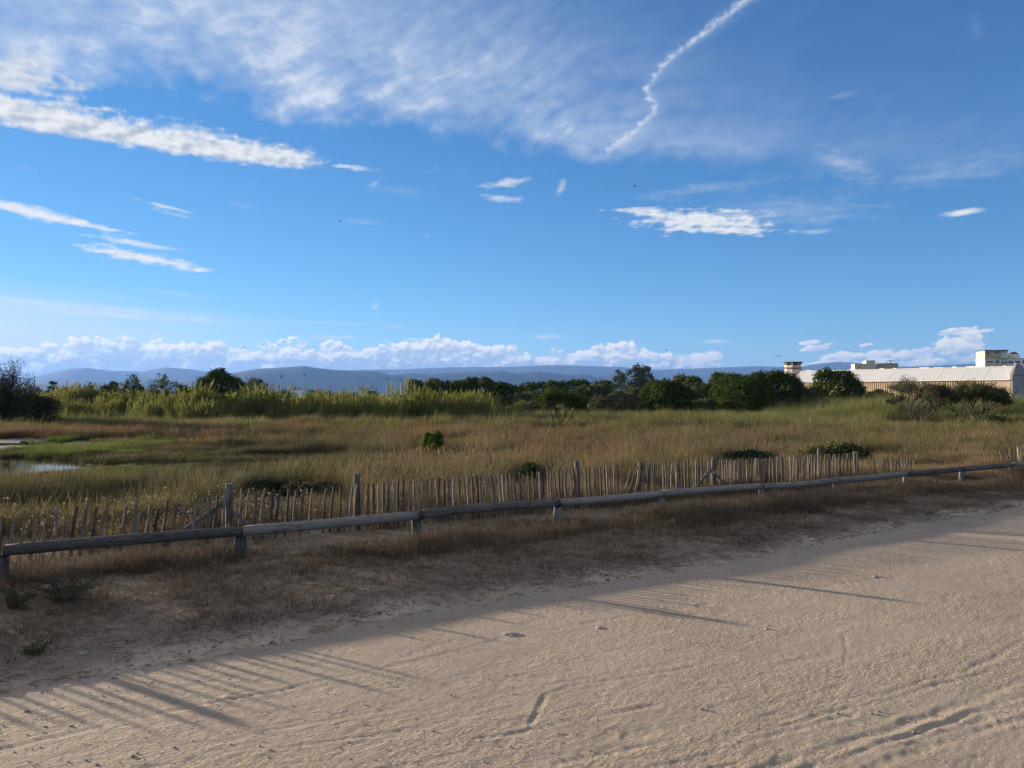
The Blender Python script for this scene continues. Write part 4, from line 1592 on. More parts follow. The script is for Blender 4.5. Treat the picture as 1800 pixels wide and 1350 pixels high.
# ------------------------------------------------------------------ floodlight masts of a far sports ground, a few far houses
def build_masts():
    M_MAST = plain_mat('galvanised_mast', (0.22, 0.23, 0.25), 0.6, 0.4)
    for px, top, lab in ((495, 661, 'slim floodlight mast standing farthest left of the pair on the sports ground'), (535, 658, 'tallest floodlight mast before the dark hills'),
                         (680.5, 665, 'floodlight mast left of the low dark hedge of shrubs'), (704.5, 667, 'shortest floodlight mast just beside the low dark hedge')):
        Y = 560.0
        X0 = px_x(px, Y)
        g = gz(X0, Y)
        r = empty('floodlight_mast', (X0, Y, g), lab, 'floodlight', 'floodlight masts of the far sports ground')
        h = px_z(top, Y) - g
        b = MB()
        b.tube([(0, 0, 0), (0, 0, h)], [0.36, 0.20], 8)
        link('pole', b.mesh('pole', M_MAST), r)
        b = MB()
        b.box(-0.95, 0.95, -0.1, 0.1, h - 1.5, h - 1.3)
        b.box(-0.95, 0.95, -0.1, 0.1, h - 0.3, h - 0.1)
        for i in (-1, 0, 1):
            for zz in (h - 1.2, h - 0.05):
                b.box(i * 0.62 - 0.26, i * 0.62 + 0.26, -0.35, -0.1, zz, zz + 0.6)
        link('lamp_head', b.mesh('lamp_head', M_MAST), r)
    M_TILE = plain_mat('clay_tile', (0.36, 0.16, 0.09), 0.9, 0.1, 0.2, 1.0)
    for px, top, w, lab in ((518, 683.5, 15, 'small white far house left of the tallest mast'), (562, 685.5, 14, 'low white far house half hidden by the reeds'), (640, 684.5, 12, 'tiny far house with tiled roof before the hills')):
        Y = 620.0
        X0 = px_x(px, Y)
        g = gz(X0, Y)
        k = Y / FPX
        r = empty('house', (X0, Y, g), lab, 'house', 'far houses')
        hw, h = w * k / 2, px_z(top, Y) - g
        link('wall', MB().box(-hw, hw, 0, 6, 0, h - 0.6).mesh('wall', M_WHITE), r)
        b = MB()
        b.add([(-hw - .3, -.3, h - .6), (hw + .3, -.3, h - .6), (hw + .3, 6.3, h - .6), (-hw - .3, 6.3, h - .6), (-hw - .3, 3, h + .5), (hw + .3, 3, h + .5)], [(0, 1, 5, 4), (2, 3, 4, 5), (0, 4, 3), (1, 2, 5), (3, 2, 1, 0)])
        link('roof', b.mesh('roof', M_TILE), r)


build_masts()
# ------------------------------------------------------------------ trees and shrubs
M_BARK = wood_mat('bark', (0.06, 0.05, 0.042), (0.17, 0.145, 0.12), (3, 3, 1), (0.02, 0.018, 0.016))
M_BARKP = wood_mat('pale_bark', (0.028, 0.024, 0.020), (0.085, 0.074, 0.064), (3, 3, 1), (0.03, 0.027, 0.024))
LEAF = {
    'pine': leaf_mat('leaf_pine', (0.025, 0.045, 0.010), (0.086, 0.122, 0.022), 0.2),
    'lentisk': leaf_mat('leaf_lentisk', (0.020, 0.036, 0.009), (0.068, 0.096, 0.019), 0.2),
    'olive': leaf_mat('leaf_olive', (0.045, 0.058, 0.022), (0.13, 0.145, 0.055), 0.18),
    'grey': leaf_mat('leaf_grey', (0.040, 0.055, 0.036), (0.115, 0.135, 0.088), 0.15),
    'tamarisk': leaf_mat('leaf_tamarisk', (0.022, 0.028, 0.016), (0.060, 0.066, 0.034), 0.15),
    'bright': leaf_mat('leaf_bright', (0.055, 0.095, 0.014), (0.13, 0.19, 0.034), 0.4),
    'dull': leaf_mat('leaf_dull', (0.055, 0.056, 0.030), (0.125, 0.118, 0.065), 0.18),
    'yellow': leaf_mat('leaf_yellow', (0.10, 0.12, 0.02), (0.24, 0.25, 0.05), 0.3),
    'deep': leaf_mat('leaf_deep', (0.022, 0.038, 0.020), (0.07, 0.095, 0.05), 0.15),
    'silver': leaf_mat('leaf_silver', (0.20, 0.21, 0.19), (0.42, 0.43, 0.39), 0.1),
}


BUSH_CLEAR = []                          # plants that the meadow grass keeps low in front of


def unit(v):
    return v / np.maximum(np.linalg.norm(v, axis=-1, keepdims=True), 1e-9)


def leaf_quads(C, out, size, aspect, rg, bias=0.7, up=0.0):
    """Diamond leaves at points C; out = outward directions."""
    n = len(C)
    nrm = unit(unit(out) * bias + rg.normal(0, 0.6, (n, 3)))
    axis = unit(rg.normal(0, 1, (n, 3)) + np.array((0, 0, up)) + unit(out) * up * 0.5)
    u = unit(axis - nrm * (axis * nrm).sum(1, keepdims=True))
    w = np.cross(nrm, u)
    L = (size * rg.uniform(0.65, 1.35, n))[:, None]
    W = L * aspect
    v = np.stack([C - u * L, C + w * W + u * L * 0.15, C + u * L, C - w * W + u * L * 0.15], 1).reshape(-1, 3)
    f = np.arange(4 * n).reshape(n, 4)
    shade = np.repeat(np.clip(rg.beta(2.0, 2.2, n), 0, 1), 4)
    return v, f, shade


def crown_mesh(C, out, size, aspect, mat, rg, bias=0.7, up=0.0):
    v, f, s = leaf_quads(C, out, size, aspect, rg, bias, up)
    return np_mesh('crown', v, f, mat, False, {'shade': s})


def lobed_points(lobes, n, rg, cluster=12, spread=0.16, shell=0.10, rough=0.16):
    """Points in clumps over the outer shells of overlapping ellipsoids."""
    lobes = np.array(lobes, dtype=float)
    c, r = lobes[:, :3], lobes[:, 3:]
    area = (r[:, 0] * r[:, 1] * r[:, 2]) ** (2 / 3)
    nc = max(8, n // cluster)
    which = rg.choice(len(lobes), nc * 2, p=area / area.sum())
    d = unit(rg.normal(0, 1, (nc * 2, 3)))
    d[:, 2] = np.where(d[:, 2] < -0.55, -d[:, 2], d[:, 2])
    ph = fbm(d[:, 0] * 2.3 + which * 7.1, d[:, 1] * 2.3 + d[:, 2] * 3.1, 3, 0.6, seed=5)
    rad = 1.0 - np.abs(rg.normal(0, shell, nc * 2)) + rough * ph
    P = c[which] + d * r[which] * rad[:, None]
    q = np.sqrt((((P[:, None, :] - c[None]) / r[None]) ** 2).sum(2))
    q[np.arange(len(P)), which] = 9
    P, d, which = P[q.min(1) > 0.80][:nc], d[q.min(1) > 0.80][:nc], which[q.min(1) > 0.80][:nc]
    m = max(1, n // len(P))
    sp = spread * r[which].mean(1)
    C = np.repeat(P, m, 0) + rg.normal(0, 1, (len(P) * m, 3)) * np.repeat(sp, m)[:, None]
    out = np.repeat(d, m, 0)
    return C, out


def limb(b, p0, p1, r0, r1, rg, wob=0.08, seg=5, sides=6):
    p0, p1 = Vector(p0), Vector(p1)
    L = (p1 - p0).length
    pts, rad = [], []
    for i in range(seg + 1):
        k = i / seg
        p = p0.lerp(p1, k)
        if 0 < i < seg:
            p = p + Vector(rg.normal(0, wob * L / 2, 3))
        pts.append(p)
        rad.append(r0 + (r1 - r0) * k)
    b.tube(pts, rad, sides)
    return pts


def bush(name, label, cat, px, top, wpx, Y, kind, seed, style='dome', base=None, leaf=None, dens=1.0, group=None, depth=1.0, aspect=0.5, up=0.0):
    """A leafy shrub or tree placed by its outline in the photograph: centre px, top py, width in px, distance Y."""
    rg = np.random.default_rng(seed)
    X0 = px_x(px, Y)
    g = gz(X0, Y)
    k = Y / FPX
    W = wpx * k * (1.12 if style == 'dome' else 1.0)
    H = px_z(top, Y) - g
    root = empty(name, (X0, Y, g), label, cat, group)
    BUSH_CLEAR.append((X0, Y, W, H))
    lobes = []
    rx, ry = W / 2, W / 2 * depth
    if style == 'dome':
        lobes.append((0, 0, H * 0.43, rx * 0.80, ry * 0.80, H * 0.50))
        for i in range(7):
            a = 2 * PI * i / 7 + rg.uniform(-0.3, 0.3)
            lobes.append((math.cos(a) * rx * 0.62, math.sin(a) * ry * 0.62, H * rg.uniform(0.16, 0.26), rx * 0.36, ry * 0.36, H * rg.uniform(0.20, 0.28)))
        for i in range(13):
            a = rg.uniform(0, 2 * PI)
            q = rg.uniform(0.40, 0.66)
            z = rg.uniform(0.12, 0.80)
            sq = math.sqrt(max(0.05, 1 - ((z - 0.4) / 0.68) ** 2))
            s = rg.uniform(0.30, 0.46)
            lobes.append((math.cos(a) * rx * q * sq, math.sin(a) * ry * q * sq, z * H, rx * s, ry * s, min(H * s * 0.75, H * (1 - z) + H * 0.05)))
    elif style == 'umbrella':
        for i in range(12):
            a = rg.uniform(0, 2 * PI)
            q = math.sqrt(rg.uniform(0, 1)) * 0.72
            s = rg.uniform(0.24, 0.38)
            lobes.append((math.cos(a) * rx * q, math.sin(a) * ry * q, H * (0.80 - 0.16 * q * q + rg.normal(0, 0.03)), rx * s, ry * s, H * rg.uniform(0.12, 0.18)))
        lobes.append((0, 0, H * 0.55, rx * 0.7, ry * 0.7, H * 0.30))
        lobes.append((rx * 0.2, 0, H * 0.25, rx * 0.7, ry * 0.6, H * 0.26))
    elif style == 'tall':
        for i in range(14):
            z = rg.uniform(0.18, 0.88)
            a = rg.uniform(0, 2 * PI)
            wd = math.sin(min(1.0, z * 1.15) * PI * 0.86) * 0.62 + 0.12
            s = rg.uniform(0.20, 0.32)
            lobes.append((math.cos(a) * rx * wd * 0.8, math.sin(a) * ry * wd * 0.8, z * H, rx * s * 1.1, ry * s * 1.1, H * rg.uniform(0.08, 0.13)))
        lobes.append((0, 0, H * 0.45, rx * 0.5, ry * 0.5, H * 0.38))
    elif style == 'mound':
        for i in range(9):
            a = rg.uniform(0, 2 * PI)
            q = math.sqrt(rg.uniform(0, 1)) * 0.7
            s = rg.uniform(0.28, 0.44)
            lobes.append((math.cos(a) * rx * q, math.sin(a) * ry * q, H * (0.42 - 0.2 * q), rx * s, ry * s, H * rg.uniform(0.36, 0.52)))
    size = leaf or max(0.05, Y * 0.00145)
    ar = sum((l[3] * l[5]) for l in lobes) * 6.0
    n = int(min(21000, max(600, ar / (size * size) * 1.25 * dens)))
    cs = 14 if style != 'tall' else 18
    C, out = lobed_points(lobes, n, rg, 9 if style == 'dome' else cs, 0.105 if style == 'dome' else 0.17 if style != 'tall' else 0.24, 0.09, 0.17)
    C[:, 2] = np.maximum(C[:, 2], 0.02)
    b = MB()
    tr = max(0.03, W * 0.022)
    limb(b, (0, 0, -0.15), (rg.normal(0, 0.04) * W, 0, H * 0.5), tr * 1.3, tr * 0.8, rg)
    for i in range(6 if style != 'tall' else 9):
        l = lobes[rg.integers(len(lobes))]
        z0 = H * rg.uniform(0.12, 0.45)
        limb(b, (0, 0, z0), (l[0], l[1], l[2]), tr * 0.7, tr * 0.2, rg)
    link('trunk', b.mesh('trunk', M_BARK), root)
    link('crown', crown_mesh(C, out, size, aspect, LEAF[kind], rg, 0.8, up), root)
    return root


def open_pine(label, px, top, wpx, Y, kind, seed, stems=4, base_py=None):
    """A young pine with bare forked stems and needle tufts held mostly on top."""
    rg = np.random.default_rng(seed)
    X0 = px_x(px, Y)
    g = gz(X0, Y)
    k = Y / FPX
    W, H = wpx * k, px_z(top, Y) - g
    BUSH_CLEAR.append((X0, Y, W, H))
    root = empty('pine_tree', (X0, Y, g), label, 'tree')
    b = MB()
    tips, tdir = [], []

    def grow(p, d, L, r, depth):
        q = p + d * L
        mid = p.lerp(q, 0.5) + Vector(rg.normal(0, 0.05 * L, 3))
        b.tube([p, mid, q], [r, r * 0.85, r * 0.68], 5)
        if depth == 0:
            tips.append(q)
            tdir.append(d)
            for kk in (0.35, 0.7):
                tips.append(p.lerp(q, kk))
                tdir.append(d)
            return
        nn = rg.integers(3, 5)
        for i in range(nn):
            a = rg.uniform(0, 2 * PI)
            sp = rg.uniform(0.35, 0.8)
            nd = (d + Vector((math.cos(a) * sp, math.sin(a) * sp, rg.uniform(-0.05, 0.45)))).normalized()
            grow(q if i else p.lerp(q, 0.75), nd, L * rg.uniform(0.58, 0.78), r * 0.62, depth - 1)
    for i in range(stems):
        a = 2 * PI * i / stems + rg.uniform(-0.5, 0.5)
        lean = rg.uniform(0.35, 0.95)
        d = Vector((math.cos(a) * lean, math.sin(a) * lean, 1)).normalized()
        grow(Vector((0, 0, -0.1)), d, H * 0.36, H * 0.0125, 3)
    T = np.array([tuple(t) for t in tips])
    D = np.array([tuple(t) for t in tdir])
    # fit to the outline
    fx = (W / 2) / np.percentile(np.abs(T[:, 0]), 96)
    fz = (H * 0.97) / np.percentile(T[:, 2], 99)
    T = T * np.array((fx, fx, fz))
    b.v = [(v[0] * fx, v[1] * fx, v[2] * fz) for v in b.v]
    link('trunk', b.mesh('trunk', M_BARKP), root)
    hi = T[:, 2] > H * rg.uniform(0.12, 0.50, len(T))
    T, D = T[hi], D[hi]
    m = 20
    C = np.repeat(T, m, 0) + rg.normal(0, 1, (len(T) * m, 3)) * np.array((0.12, 0.12, 0.085)) * (H / 2.6)
    link('crown', crown_mesh(C, np.repeat(D, m, 0) + np.array((0, 0, 0.6)), 0.075, 0.22, LEAF[kind], rg, 0.3, 1.2), root)
    return root


def tamarisk(label, px, top, wpx, Y, seed):
    rg = np.random.default_rng(seed)
    X0 = px_x(px, Y)
    g = gz(X0, Y)
    k = Y / FPX
    W, H = wpx * k, px_z(top, Y) - g
    root = empty('tamarisk_tree', (X0, Y, g), label, 'tree')
    b = MB()
    C, O = [], []
    for i in range(95):
        a = rg.uniform(0, 2 * PI)
        q = math.sqrt(rg.uniform(0.02, 1))
        tip = Vector((math.cos(a) * q * W / 2, math.sin(a) * q * W / 2, H * (1 - 0.55 * q * q) * rg.uniform(0.62, 1.0)))
        st_ = Vector((tip.x * 0.25, tip.y * 0.25, tip.z * rg.uniform(0.15, 0.35)))
        pts = limb(b, st_, tip, 0.035, 0.008, rg, 0.10, 5, 4)
        for j in range(1, len(pts)):
            n = 34
            ax = (pts[j] - pts[j - 1])
            t = rg.uniform(0, 1, n)
            P = np.array([tuple(pts[j - 1].lerp(pts[j], tt)) for tt in t]) + rg.normal(0, 0.14, (n, 3)) * (0.5 + 0.2 * j)
            C.append(P)
            O.append(np.tile(np.array(tuple(ax.normalized() + Vector((0.35, 0, 0.25)))), (n, 1)))
    for i in range(5):
        a = rg.uniform(0, 2 * PI)
        limb(b, (0.2 * math.cos(a), 0.2 * math.sin(a), -0.1), (0.6 * math.cos(a), 0.6 * math.sin(a), H * 0.4), 0.10, 0.05, rg)
    C, O = np.concatenate(C), np.concatenate(O)
    link('trunk', b.mesh('trunk', M_BARK), root)
    link('crown', crown_mesh(C, O, 0.10, 0.24, LEAF['tamarisk'], rg, 0.2, 2.0), root)


def build_trees():
    tamarisk('dark feathery tamarisk at the left edge of the marsh', 2, 622, 128, 52.0, 11)
    bush('shrub', 'low dark shrub under the right side of the tamarisk', 'shrub', 66, 683, 62, 55.0, 'tamarisk', 12, 'mound')
    g1 = 'shrubs beyond the reeds'
    bush('shrub', 'spiky dark green shrub right of the tamarisk, rising above the reeds', 'shrub', 228, 655, 66, 70.0, 'lentisk', 13, 'tall', None, .16, .9, g1, 1, .22, 1.5)
    bush('shrub', 'open twiggy shrub between the spiky and the dense round one', 'shrub', 288, 656, 58, 73.0, 'olive', 14, 'tall', None, .12, .55, g1, 1, .4, .4)
    bush('shrub', 'small dark shrub low beside the twiggy one', 'shrub', 322, 666, 44, 70.0, 'lentisk', 15, 'tall', None, .12, .8, g1)
    bush('shrub', 'dense round dark shrub above the reeds', 'shrub', 386, 654, 82, 76.0, 'pine', 16, 'dome', group=g1)
    bush('shrub', 'leafy shrub with upright shoots at the end of the row', 'shrub', 447, 657, 58, 70.0, 'olive', 17, 'tall', None, .13, .9, g1, 1, .4, .6)
    g2 = 'far small trees at the left'
    bush('tree', 'small far tree just right of the tamarisk', 'tree', 94, 669, 24, 112.0, 'olive', 18, 'tall', group=g2)
    bush('tree', 'second small far tree from the tamarisk', 'tree', 124, 673, 26, 118.0, 'olive', 19, 'tall', group=g2)
    bush('tree', 'third small far tree, left of the spiky shrub', 'tree', 154, 670, 28, 112.0, 'olive', 20, 'tall', group=g2)
    bush('tree', 'low far tree touching the spiky shrub', 'tree', 190, 673, 34, 125.0, 'dull', 21, 'dome', group=g2)
    g3 = 'low hedge of shrubs left of the centre'
    for i, (px, top, w, lab) in enumerate(((738, 671, 58, 'olive shrub at the left end of the low hedge'), (778, 667, 66, 'second shrub of the low hedge, with ragged top'), (815, 668, 60, 'middle shrub of the low hedge'),
                                           (852, 667, 66, 'fourth shrub of the low hedge'), (886, 673, 48, 'darker shrub at the right end of the low hedge'))):
        bush('shrub', lab, 'shrub', px, top, w, 95.0 + 3 * (i % 2), ('olive', 'olive', 'lentisk', 'olive', 'pine')[i], 30 + i, 'dome', None, .14, 1.0, g3)
    g4 = 'flat topped pines behind the meadow'
    for i, (px, top, w, Y, lab) in enumerate(((908, 679, 34, 128, 'small pine just right of the low hedge'), (932, 671, 50, 132, 'flat topped pine, leftmost of the row'), (968, 668, 56, 130, 'second flat topped pine of the row'),
                                              (1012, 666, 66, 128, 'broadest flat topped pine of the row'), (1056, 668, 52, 131, 'flat topped pine beside the tall grey tree'))):
        bush('pine_tree', lab, 'tree', px, top, w, float(Y), 'pine', 40 + i, 'umbrella', group=g4)
    bush('tree', 'tall grey green tree standing above the other trees', 'tree', 1127, 636, 58, 110.0, 'grey', 50, 'tall', None, .17, 1.5, None, 1, .45)
    bush('tree', 'thin grey green tree leaning against the tall one', 'tree', 1092, 646, 40, 109.0, 'grey', 51, 'tall', None, .16, .95, None, 1, .45)
    g5 = 'low scrub before the pines'
    for i, (px, top, w, Y, kind, lab) in enumerate(((1046, 677, 62, 90, 'olive', 'olive scrub bush before the broadest pine'), (1096, 692, 62, 78, 'dull', 'dull brown scrub bush below the tall grey tree'), (1118, 683, 56, 86, 'olive', 'green scrub bush under the tall grey tree'),
                                                    (1062, 697, 56, 74, 'dull', 'brownish scrub bush right of the little pine'), (930, 690, 60, 85, 'dull', 'pale scrub bush left of the little pine'), (1010, 684, 44, 95, 'olive', 'low green scrub bush behind the little pine'))):
        bush('shrub', lab, 'shrub', px, top, w, float(Y), kind, 60 + i, 'dome', None, None, 0.9, g5)
    open_pine('little pine with forked bare stems in the meadow', 984, 684, 78, 47.0, 'pine', 70, 5)
    g6 = 'big dark shrubs right of the centre'
    for i, (px, top, w, Y, kind, lab) in enumerate(((1172, 668, 92, 80, 'lentisk', 'big round dark shrub, left of the group'), (1212, 662, 66, 92, 'olive', 'dark shrub rising behind the left big shrub'), (1240, 672, 50, 82, 'olive', 'narrow green shrub between two big dark ones'),
                                                    (1286, 656, 84, 82, 'pine', 'big dark shrub, centre of the group'), (1305, 663, 106, 73, 'lentisk', 'broad near shrub in front of the group'), (1366, 651, 96, 80, 'lentisk', 'tallest big dark shrub, right of the group'),
                                                    (1242, 700, 48, 74, 'olive', 'low olive bush at the foot of the big shrubs'))):
        bush('shrub', lab, 'shrub', px, top, w, float(Y), kind, 80 + i, 'dome', None, None, 1.05, g6)
    bush('shrub', 'dark dome shaped shrub before the white warehouse roof', 'shrub', 1473, 653, 92, 90.0, 'lentisk', 90, 'dome', None, None, 1.1)
    g7 = 'scrub before the warehouse'
    for i, (px, top, w, Y, kind, lab) in enumerate(((1418, 682, 50, 84, 'olive', 'olive scrub left of the dome shaped shrub'), (1520, 690, 56, 90, 'olive', 'olive scrub right of the dome shaped shrub'), (1552, 687, 50, 86, 'olive', 'olive scrub touching the bare branched pine'),
                                                    (1660, 689, 56, 66, 'olive', 'olive scrub between the two bare branched pines'), (1760, 687, 30, 60, 'dull', 'little dull bush before the beige wall'))):
        bush('shrub', lab, 'shrub', px, top, w, float(Y), kind, 95 + i, 'dome', None, None, 0.85, g7)
    open_pine('bare branched pine before the ribbed warehouse front', 1617, 667, 104, 50.0, 'dull', 101, 5)
    open_pine('bare branched pine nearer the right edge', 1704, 672, 96, 48.0, 'olive', 102, 6)
    # small bushes in the meadow
    bush('bush', 'small bright green round bush standing alone in brown grass', 'bush', 760, 759, 38, 25.5, 'bright', 110, 'dome', None, .028, 1.0)
    bush('bush', 'low yellow green bush behind the long picket run', 'bush', 928, 810, 66, 16.0, 'olive', 111, 'mound', None, .032, 1.0, None, .8)
    bush('bush', 'low dark bush behind the dense pickets', 'bush', 1312, 787, 92, 19.0, 'deep', 112, 'mound', None, .04, 1.0, None, .7)
    bush('bush', 'dark green bush behind the tall fence post', 'bush', 1472, 775, 98, 21.0, 'olive', 113, 'mound', None, .045, 1.1, None, .7)
    bush('bush', 'green tangle at the foot of the right hand pine', 'bush', 1742, 726, 84, 46.0, 'olive', 114, 'mound', None, .07, .8, None, .8)
    bush('bush', 'dark green bush just beyond the left pickets', 'bush', 460, 838, 90, 14.5, 'deep', 115, 'mound', None, .03, .9, None, .7)
    bush('bush', 'wider dark bush beyond the left pickets', 'bush', 545, 846, 110, 14.0, 'dull', 116, 'mound', None, .03, .9, None, .7)


build_trees()


def build_treeline():
    """Distant wood that reads as one mass along the horizon."""
    rg = np.random.default_rng(33)
    C, O = [], []
    for i in range(260):
        px = rg.uniform(-300, 2100)
        Y = rg.uniform(330, 520)
        X0 = px_x(px, Y)
        H = rg.uniform(1.6, 4.2) if 470 < px < 720 else rg.uniform(2.5, 5.5)
        W = rg.uniform(3.5, 8.0)
        n = 60
        d = unit(rg.normal(0, 1, (n, 3)))
        C.append(np.array((X0, Y, -0.55 + H * 0.5)) + d * np.array((W / 2, W / 2, H * 0.55)) * rg.uniform(0.75, 1.05, (n, 1)))
        O.append(d)
    C, O = np.concatenate(C), np.concatenate(O)
    v, f, s = leaf_quads(C, O, 0.75, 0.6, rg, 0.8)
    o = link('treeline', np_mesh('treeline', v, f, LEAF['lentisk'], False, {'shade': s}))
    tag(o, 'far dark line of trees along the horizon', kind='stuff')


build_treeline()
# ------------------------------------------------------------------ grasses and reeds: countless plants, one object per kind
def tuft(name, mat, blades, h, r, w, lean=0.35, wind=(0.25, -0.02), seg=3, seed=0, curl=0.5, head=None):
    """One tuft of tapering blades; 'head' adds a plume or seed head of given (length, width)."""
    rg = np.random.default_rng(seed)
    V, F, Sh = [], [], []
    for i in range(blades):
        a = rg.uniform(0, 2 * PI)
        q = math.sqrt(rg.random()) * r
        p = np.array((math.cos(a) * q, math.sin(a) * q, -0.03))
        H = h * rg.uniform(0.55, 1.1)
        d = np.array((math.cos(a) * lean * rg.uniform(0.2, 1.0) + wind[0] * rg.uniform(0.4, 1.4), math.sin(a) * lean * rg.uniform(0.2, 1.0) + wind[1], 1.0))
        d = d / np.linalg.norm(d)
        side_a = rg.uniform(0, 2 * PI)
        sd = np.array((math.cos(side_a), math.sin(side_a), 0.0))
        bend = np.array((math.cos(a) * 0.5 + wind[0] * 2.2, math.sin(a) * 0.5, -0.35)) * curl * rg.uniform(0.2, 1.2)
        base = len(V)
        for j in range(seg + 1):
            k = j / seg
            c = p + d * H * k + bend * H * 0.35 * k * k
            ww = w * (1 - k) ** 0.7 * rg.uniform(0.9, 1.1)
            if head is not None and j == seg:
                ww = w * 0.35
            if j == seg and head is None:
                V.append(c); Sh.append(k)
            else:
                V.append(c - sd * ww / 2); V.append(c + sd * ww / 2)
                Sh += [k, k]
        for j in range(seg):
            b0 = base + 2 * j
            if j == seg - 1 and head is None:
                F.append((b0, b0 + 1, b0 + 2, b0 + 2))
            else:
                F.append((b0, b0 + 1, b0 + 3, b0 + 2))
        if head is not None:
            hl, hw = head
            top = c
            hd = d + bend * 0.8
            hd = hd / np.linalg.norm(hd)
            b0 = len(V)
            for sgn in (0, 1):
                sd2 = sd if sgn == 0 else np.cross(hd, sd)
                bb = len(V)
                V += [top - hd * hl * 0.25, top + sd2 * hw, top + hd * hl, top - sd2 * hw]
                Sh += [1, 1, 1, 1]
                F.append((bb, bb + 1, bb + 2, bb + 3))
    V = np.array(V)
    me = bpy.data.meshes.new(name)
    me.from_pydata([tuple(v) for v in V], [], [tuple(dict.fromkeys(f)) for f in F])
    at = me.attributes.new('shade', 'FLOAT', 'POINT')
    at.data.foreach_set('value', np.array(Sh, dtype=np.float32))
    me.materials.append(mat)
    return me


def scatter(name, label, protos, P, rotz, scale, tilt=None, seed=0):
    """Instances of the prototype tufts at points P (N,3)."""
    n = len(P)
    rg = np.random.default_rng(seed)
    me = bpy.data.meshes.new(name)
    me.vertices.add(n)
    me.vertices.foreach_set('co', np.asarray(P, dtype=np.float32).ravel())
    rot = np.zeros((n, 3), dtype=np.float32)
    rot[:, 2] = rotz
    if tilt is not None:
        rot[:, :2] = tilt
    sc = np.asarray(scale, dtype=np.float32)
    if sc.ndim == 1:
        sc = np.repeat(sc[:, None], 3, 1)
    at = me.attributes.new('rot', 'FLOAT_VECTOR', 'POINT'); at.data.foreach_set('vector', rot.ravel())
    at = me.attributes.new('size', 'FLOAT_VECTOR', 'POINT'); at.data.foreach_set('vector', sc.ravel())
    at = me.attributes.new('pick', 'INT', 'POINT'); at.data.foreach_set('value', rg.integers(0, len(protos), n).astype(np.int32))
    o = link(name, me)
    tag(o, label, kind='stuff')
    ng = bpy.data.node_groups.new(name + '_scatter', 'GeometryNodeTree')
    ng.interface.new_socket('Geometry', in_out='INPUT', socket_type='NodeSocketGeometry')
    ng.interface.new_socket('Geometry', in_out='OUTPUT', socket_type='NodeSocketGeometry')
    gi, go = ng.nodes.new('NodeGroupInput'), ng.nodes.new('NodeGroupOutput')
    join = ng.nodes.new('GeometryNodeJoinGeometry')
    for pm in reversed(protos):
        po = bpy.data.objects.new(name + '_tuft', pm)
        oi = ng.nodes.new('GeometryNodeObjectInfo')
        oi.inputs['Object'].default_value = po
        g2i = ng.nodes.new('GeometryNodeGeometryToInstance')
        ng.links.new(oi.outputs['Geometry'], g2i.inputs[0])
        ng.links.new(g2i.outputs[0], join.inputs[0])
    iop = ng.nodes.new('GeometryNodeInstanceOnPoints')
    iop.inputs['Pick Instance'].default_value = True

    def named(nm, typ):
        q = ng.nodes.new('GeometryNodeInputNamedAttribute')
        q.data_type = typ
        q.inputs['Name'].default_value = nm
        return q.outputs['Attribute']
    ng.links.new(gi.outputs[0], iop.inputs['Points'])
    ng.links.new(join.outputs[0], iop.inputs['Instance'])
    ng.links.new(named('pick', 'INT'), iop.inputs['Instance Index'])
    e2r = ng.nodes.new('FunctionNodeEulerToRotation')
    ng.links.new(named('rot', 'FLOAT_VECTOR'), e2r.inputs[0])
    ng.links.new(e2r.outputs[0], iop.inputs['Rotation'])
    ng.links.new(named('size', 'FLOAT_VECTOR'), iop.inputs['Scale'])
    ng.links.new(iop.outputs[0], go.inputs[0])
    md = o.modifiers.new('scatter', 'NODES')
    md.node_group = ng
    return o


def sample_area(n, r0, r1, rg, az0=-41.0, az1=41.0, power=1.0):
    """Points over the fan in front of the camera; power 2 = even over the ground, less = denser near."""
    u = rg.random(n)
    if abs(power) < 1e-6:
        r = r0 * (r1 / r0) ** u
    else:
        r = (r0 ** power + u * (r1 ** power - r0 ** power)) ** (1 / power)
    a = np.radians(rg.uniform(az0, az1, n))
    return np.sin(a) * r, np.cos(a) * r


def put(name, label, protos, x, y, keep, scale, rg, wind=0.35, seed=0, sink=0.0, free=False, clump=0.0, shore=True):
    x, y, scale = x[keep], y[keep], scale[keep]
    if clump > 0:
        c = fbm(x * 0.55, y * 0.55, 3, 0.6, seed=seed + 900)
        c2 = fbm(x * 0.16, y * 0.16, 2, 0.5, seed=seed + 950)
        ok = rg.random(len(x)) < np.clip(0.78 + clump * 1.4 * c, 0.06, 1)
        scale = scale * np.clip(0.92 + clump * (0.95 * c + 0.6 * c2), 0.30, 1.8)
        x, y, scale = x[ok], y[ok], scale[ok]
    for bx, by, bw, bh in BUSH_CLEAR:
        if by < 60:
            m = (np.abs(x - bx * y / by) < bw * 0.62) & (y < by + 0.3 * bw) & (y > by - 1.5 - by * 0.10)
            scale = np.where(m, scale * 0.42, scale)
    if shore:
        pm = pond_mask(x, y)
        low = np.where((x < -5) & (y > 14) & (y < 40), np.clip((-pm - 0.45) * 0.85, 0.14, 1.0), 1.0)
        scale = scale * low
    z = ground_h(x, y) - sink
    # leaning with the wind (towards the right), so tufts turn only a little
    rz = rg.uniform(0, 2 * PI, len(x)) if free else rg.normal(0, 0.9, len(x))
    tilt = rg.normal(0, 0.14, (len(x), 2))
    return scatter(name, label, protos, np.stack([x, y, z], 1), rz, scale, tilt, seed)


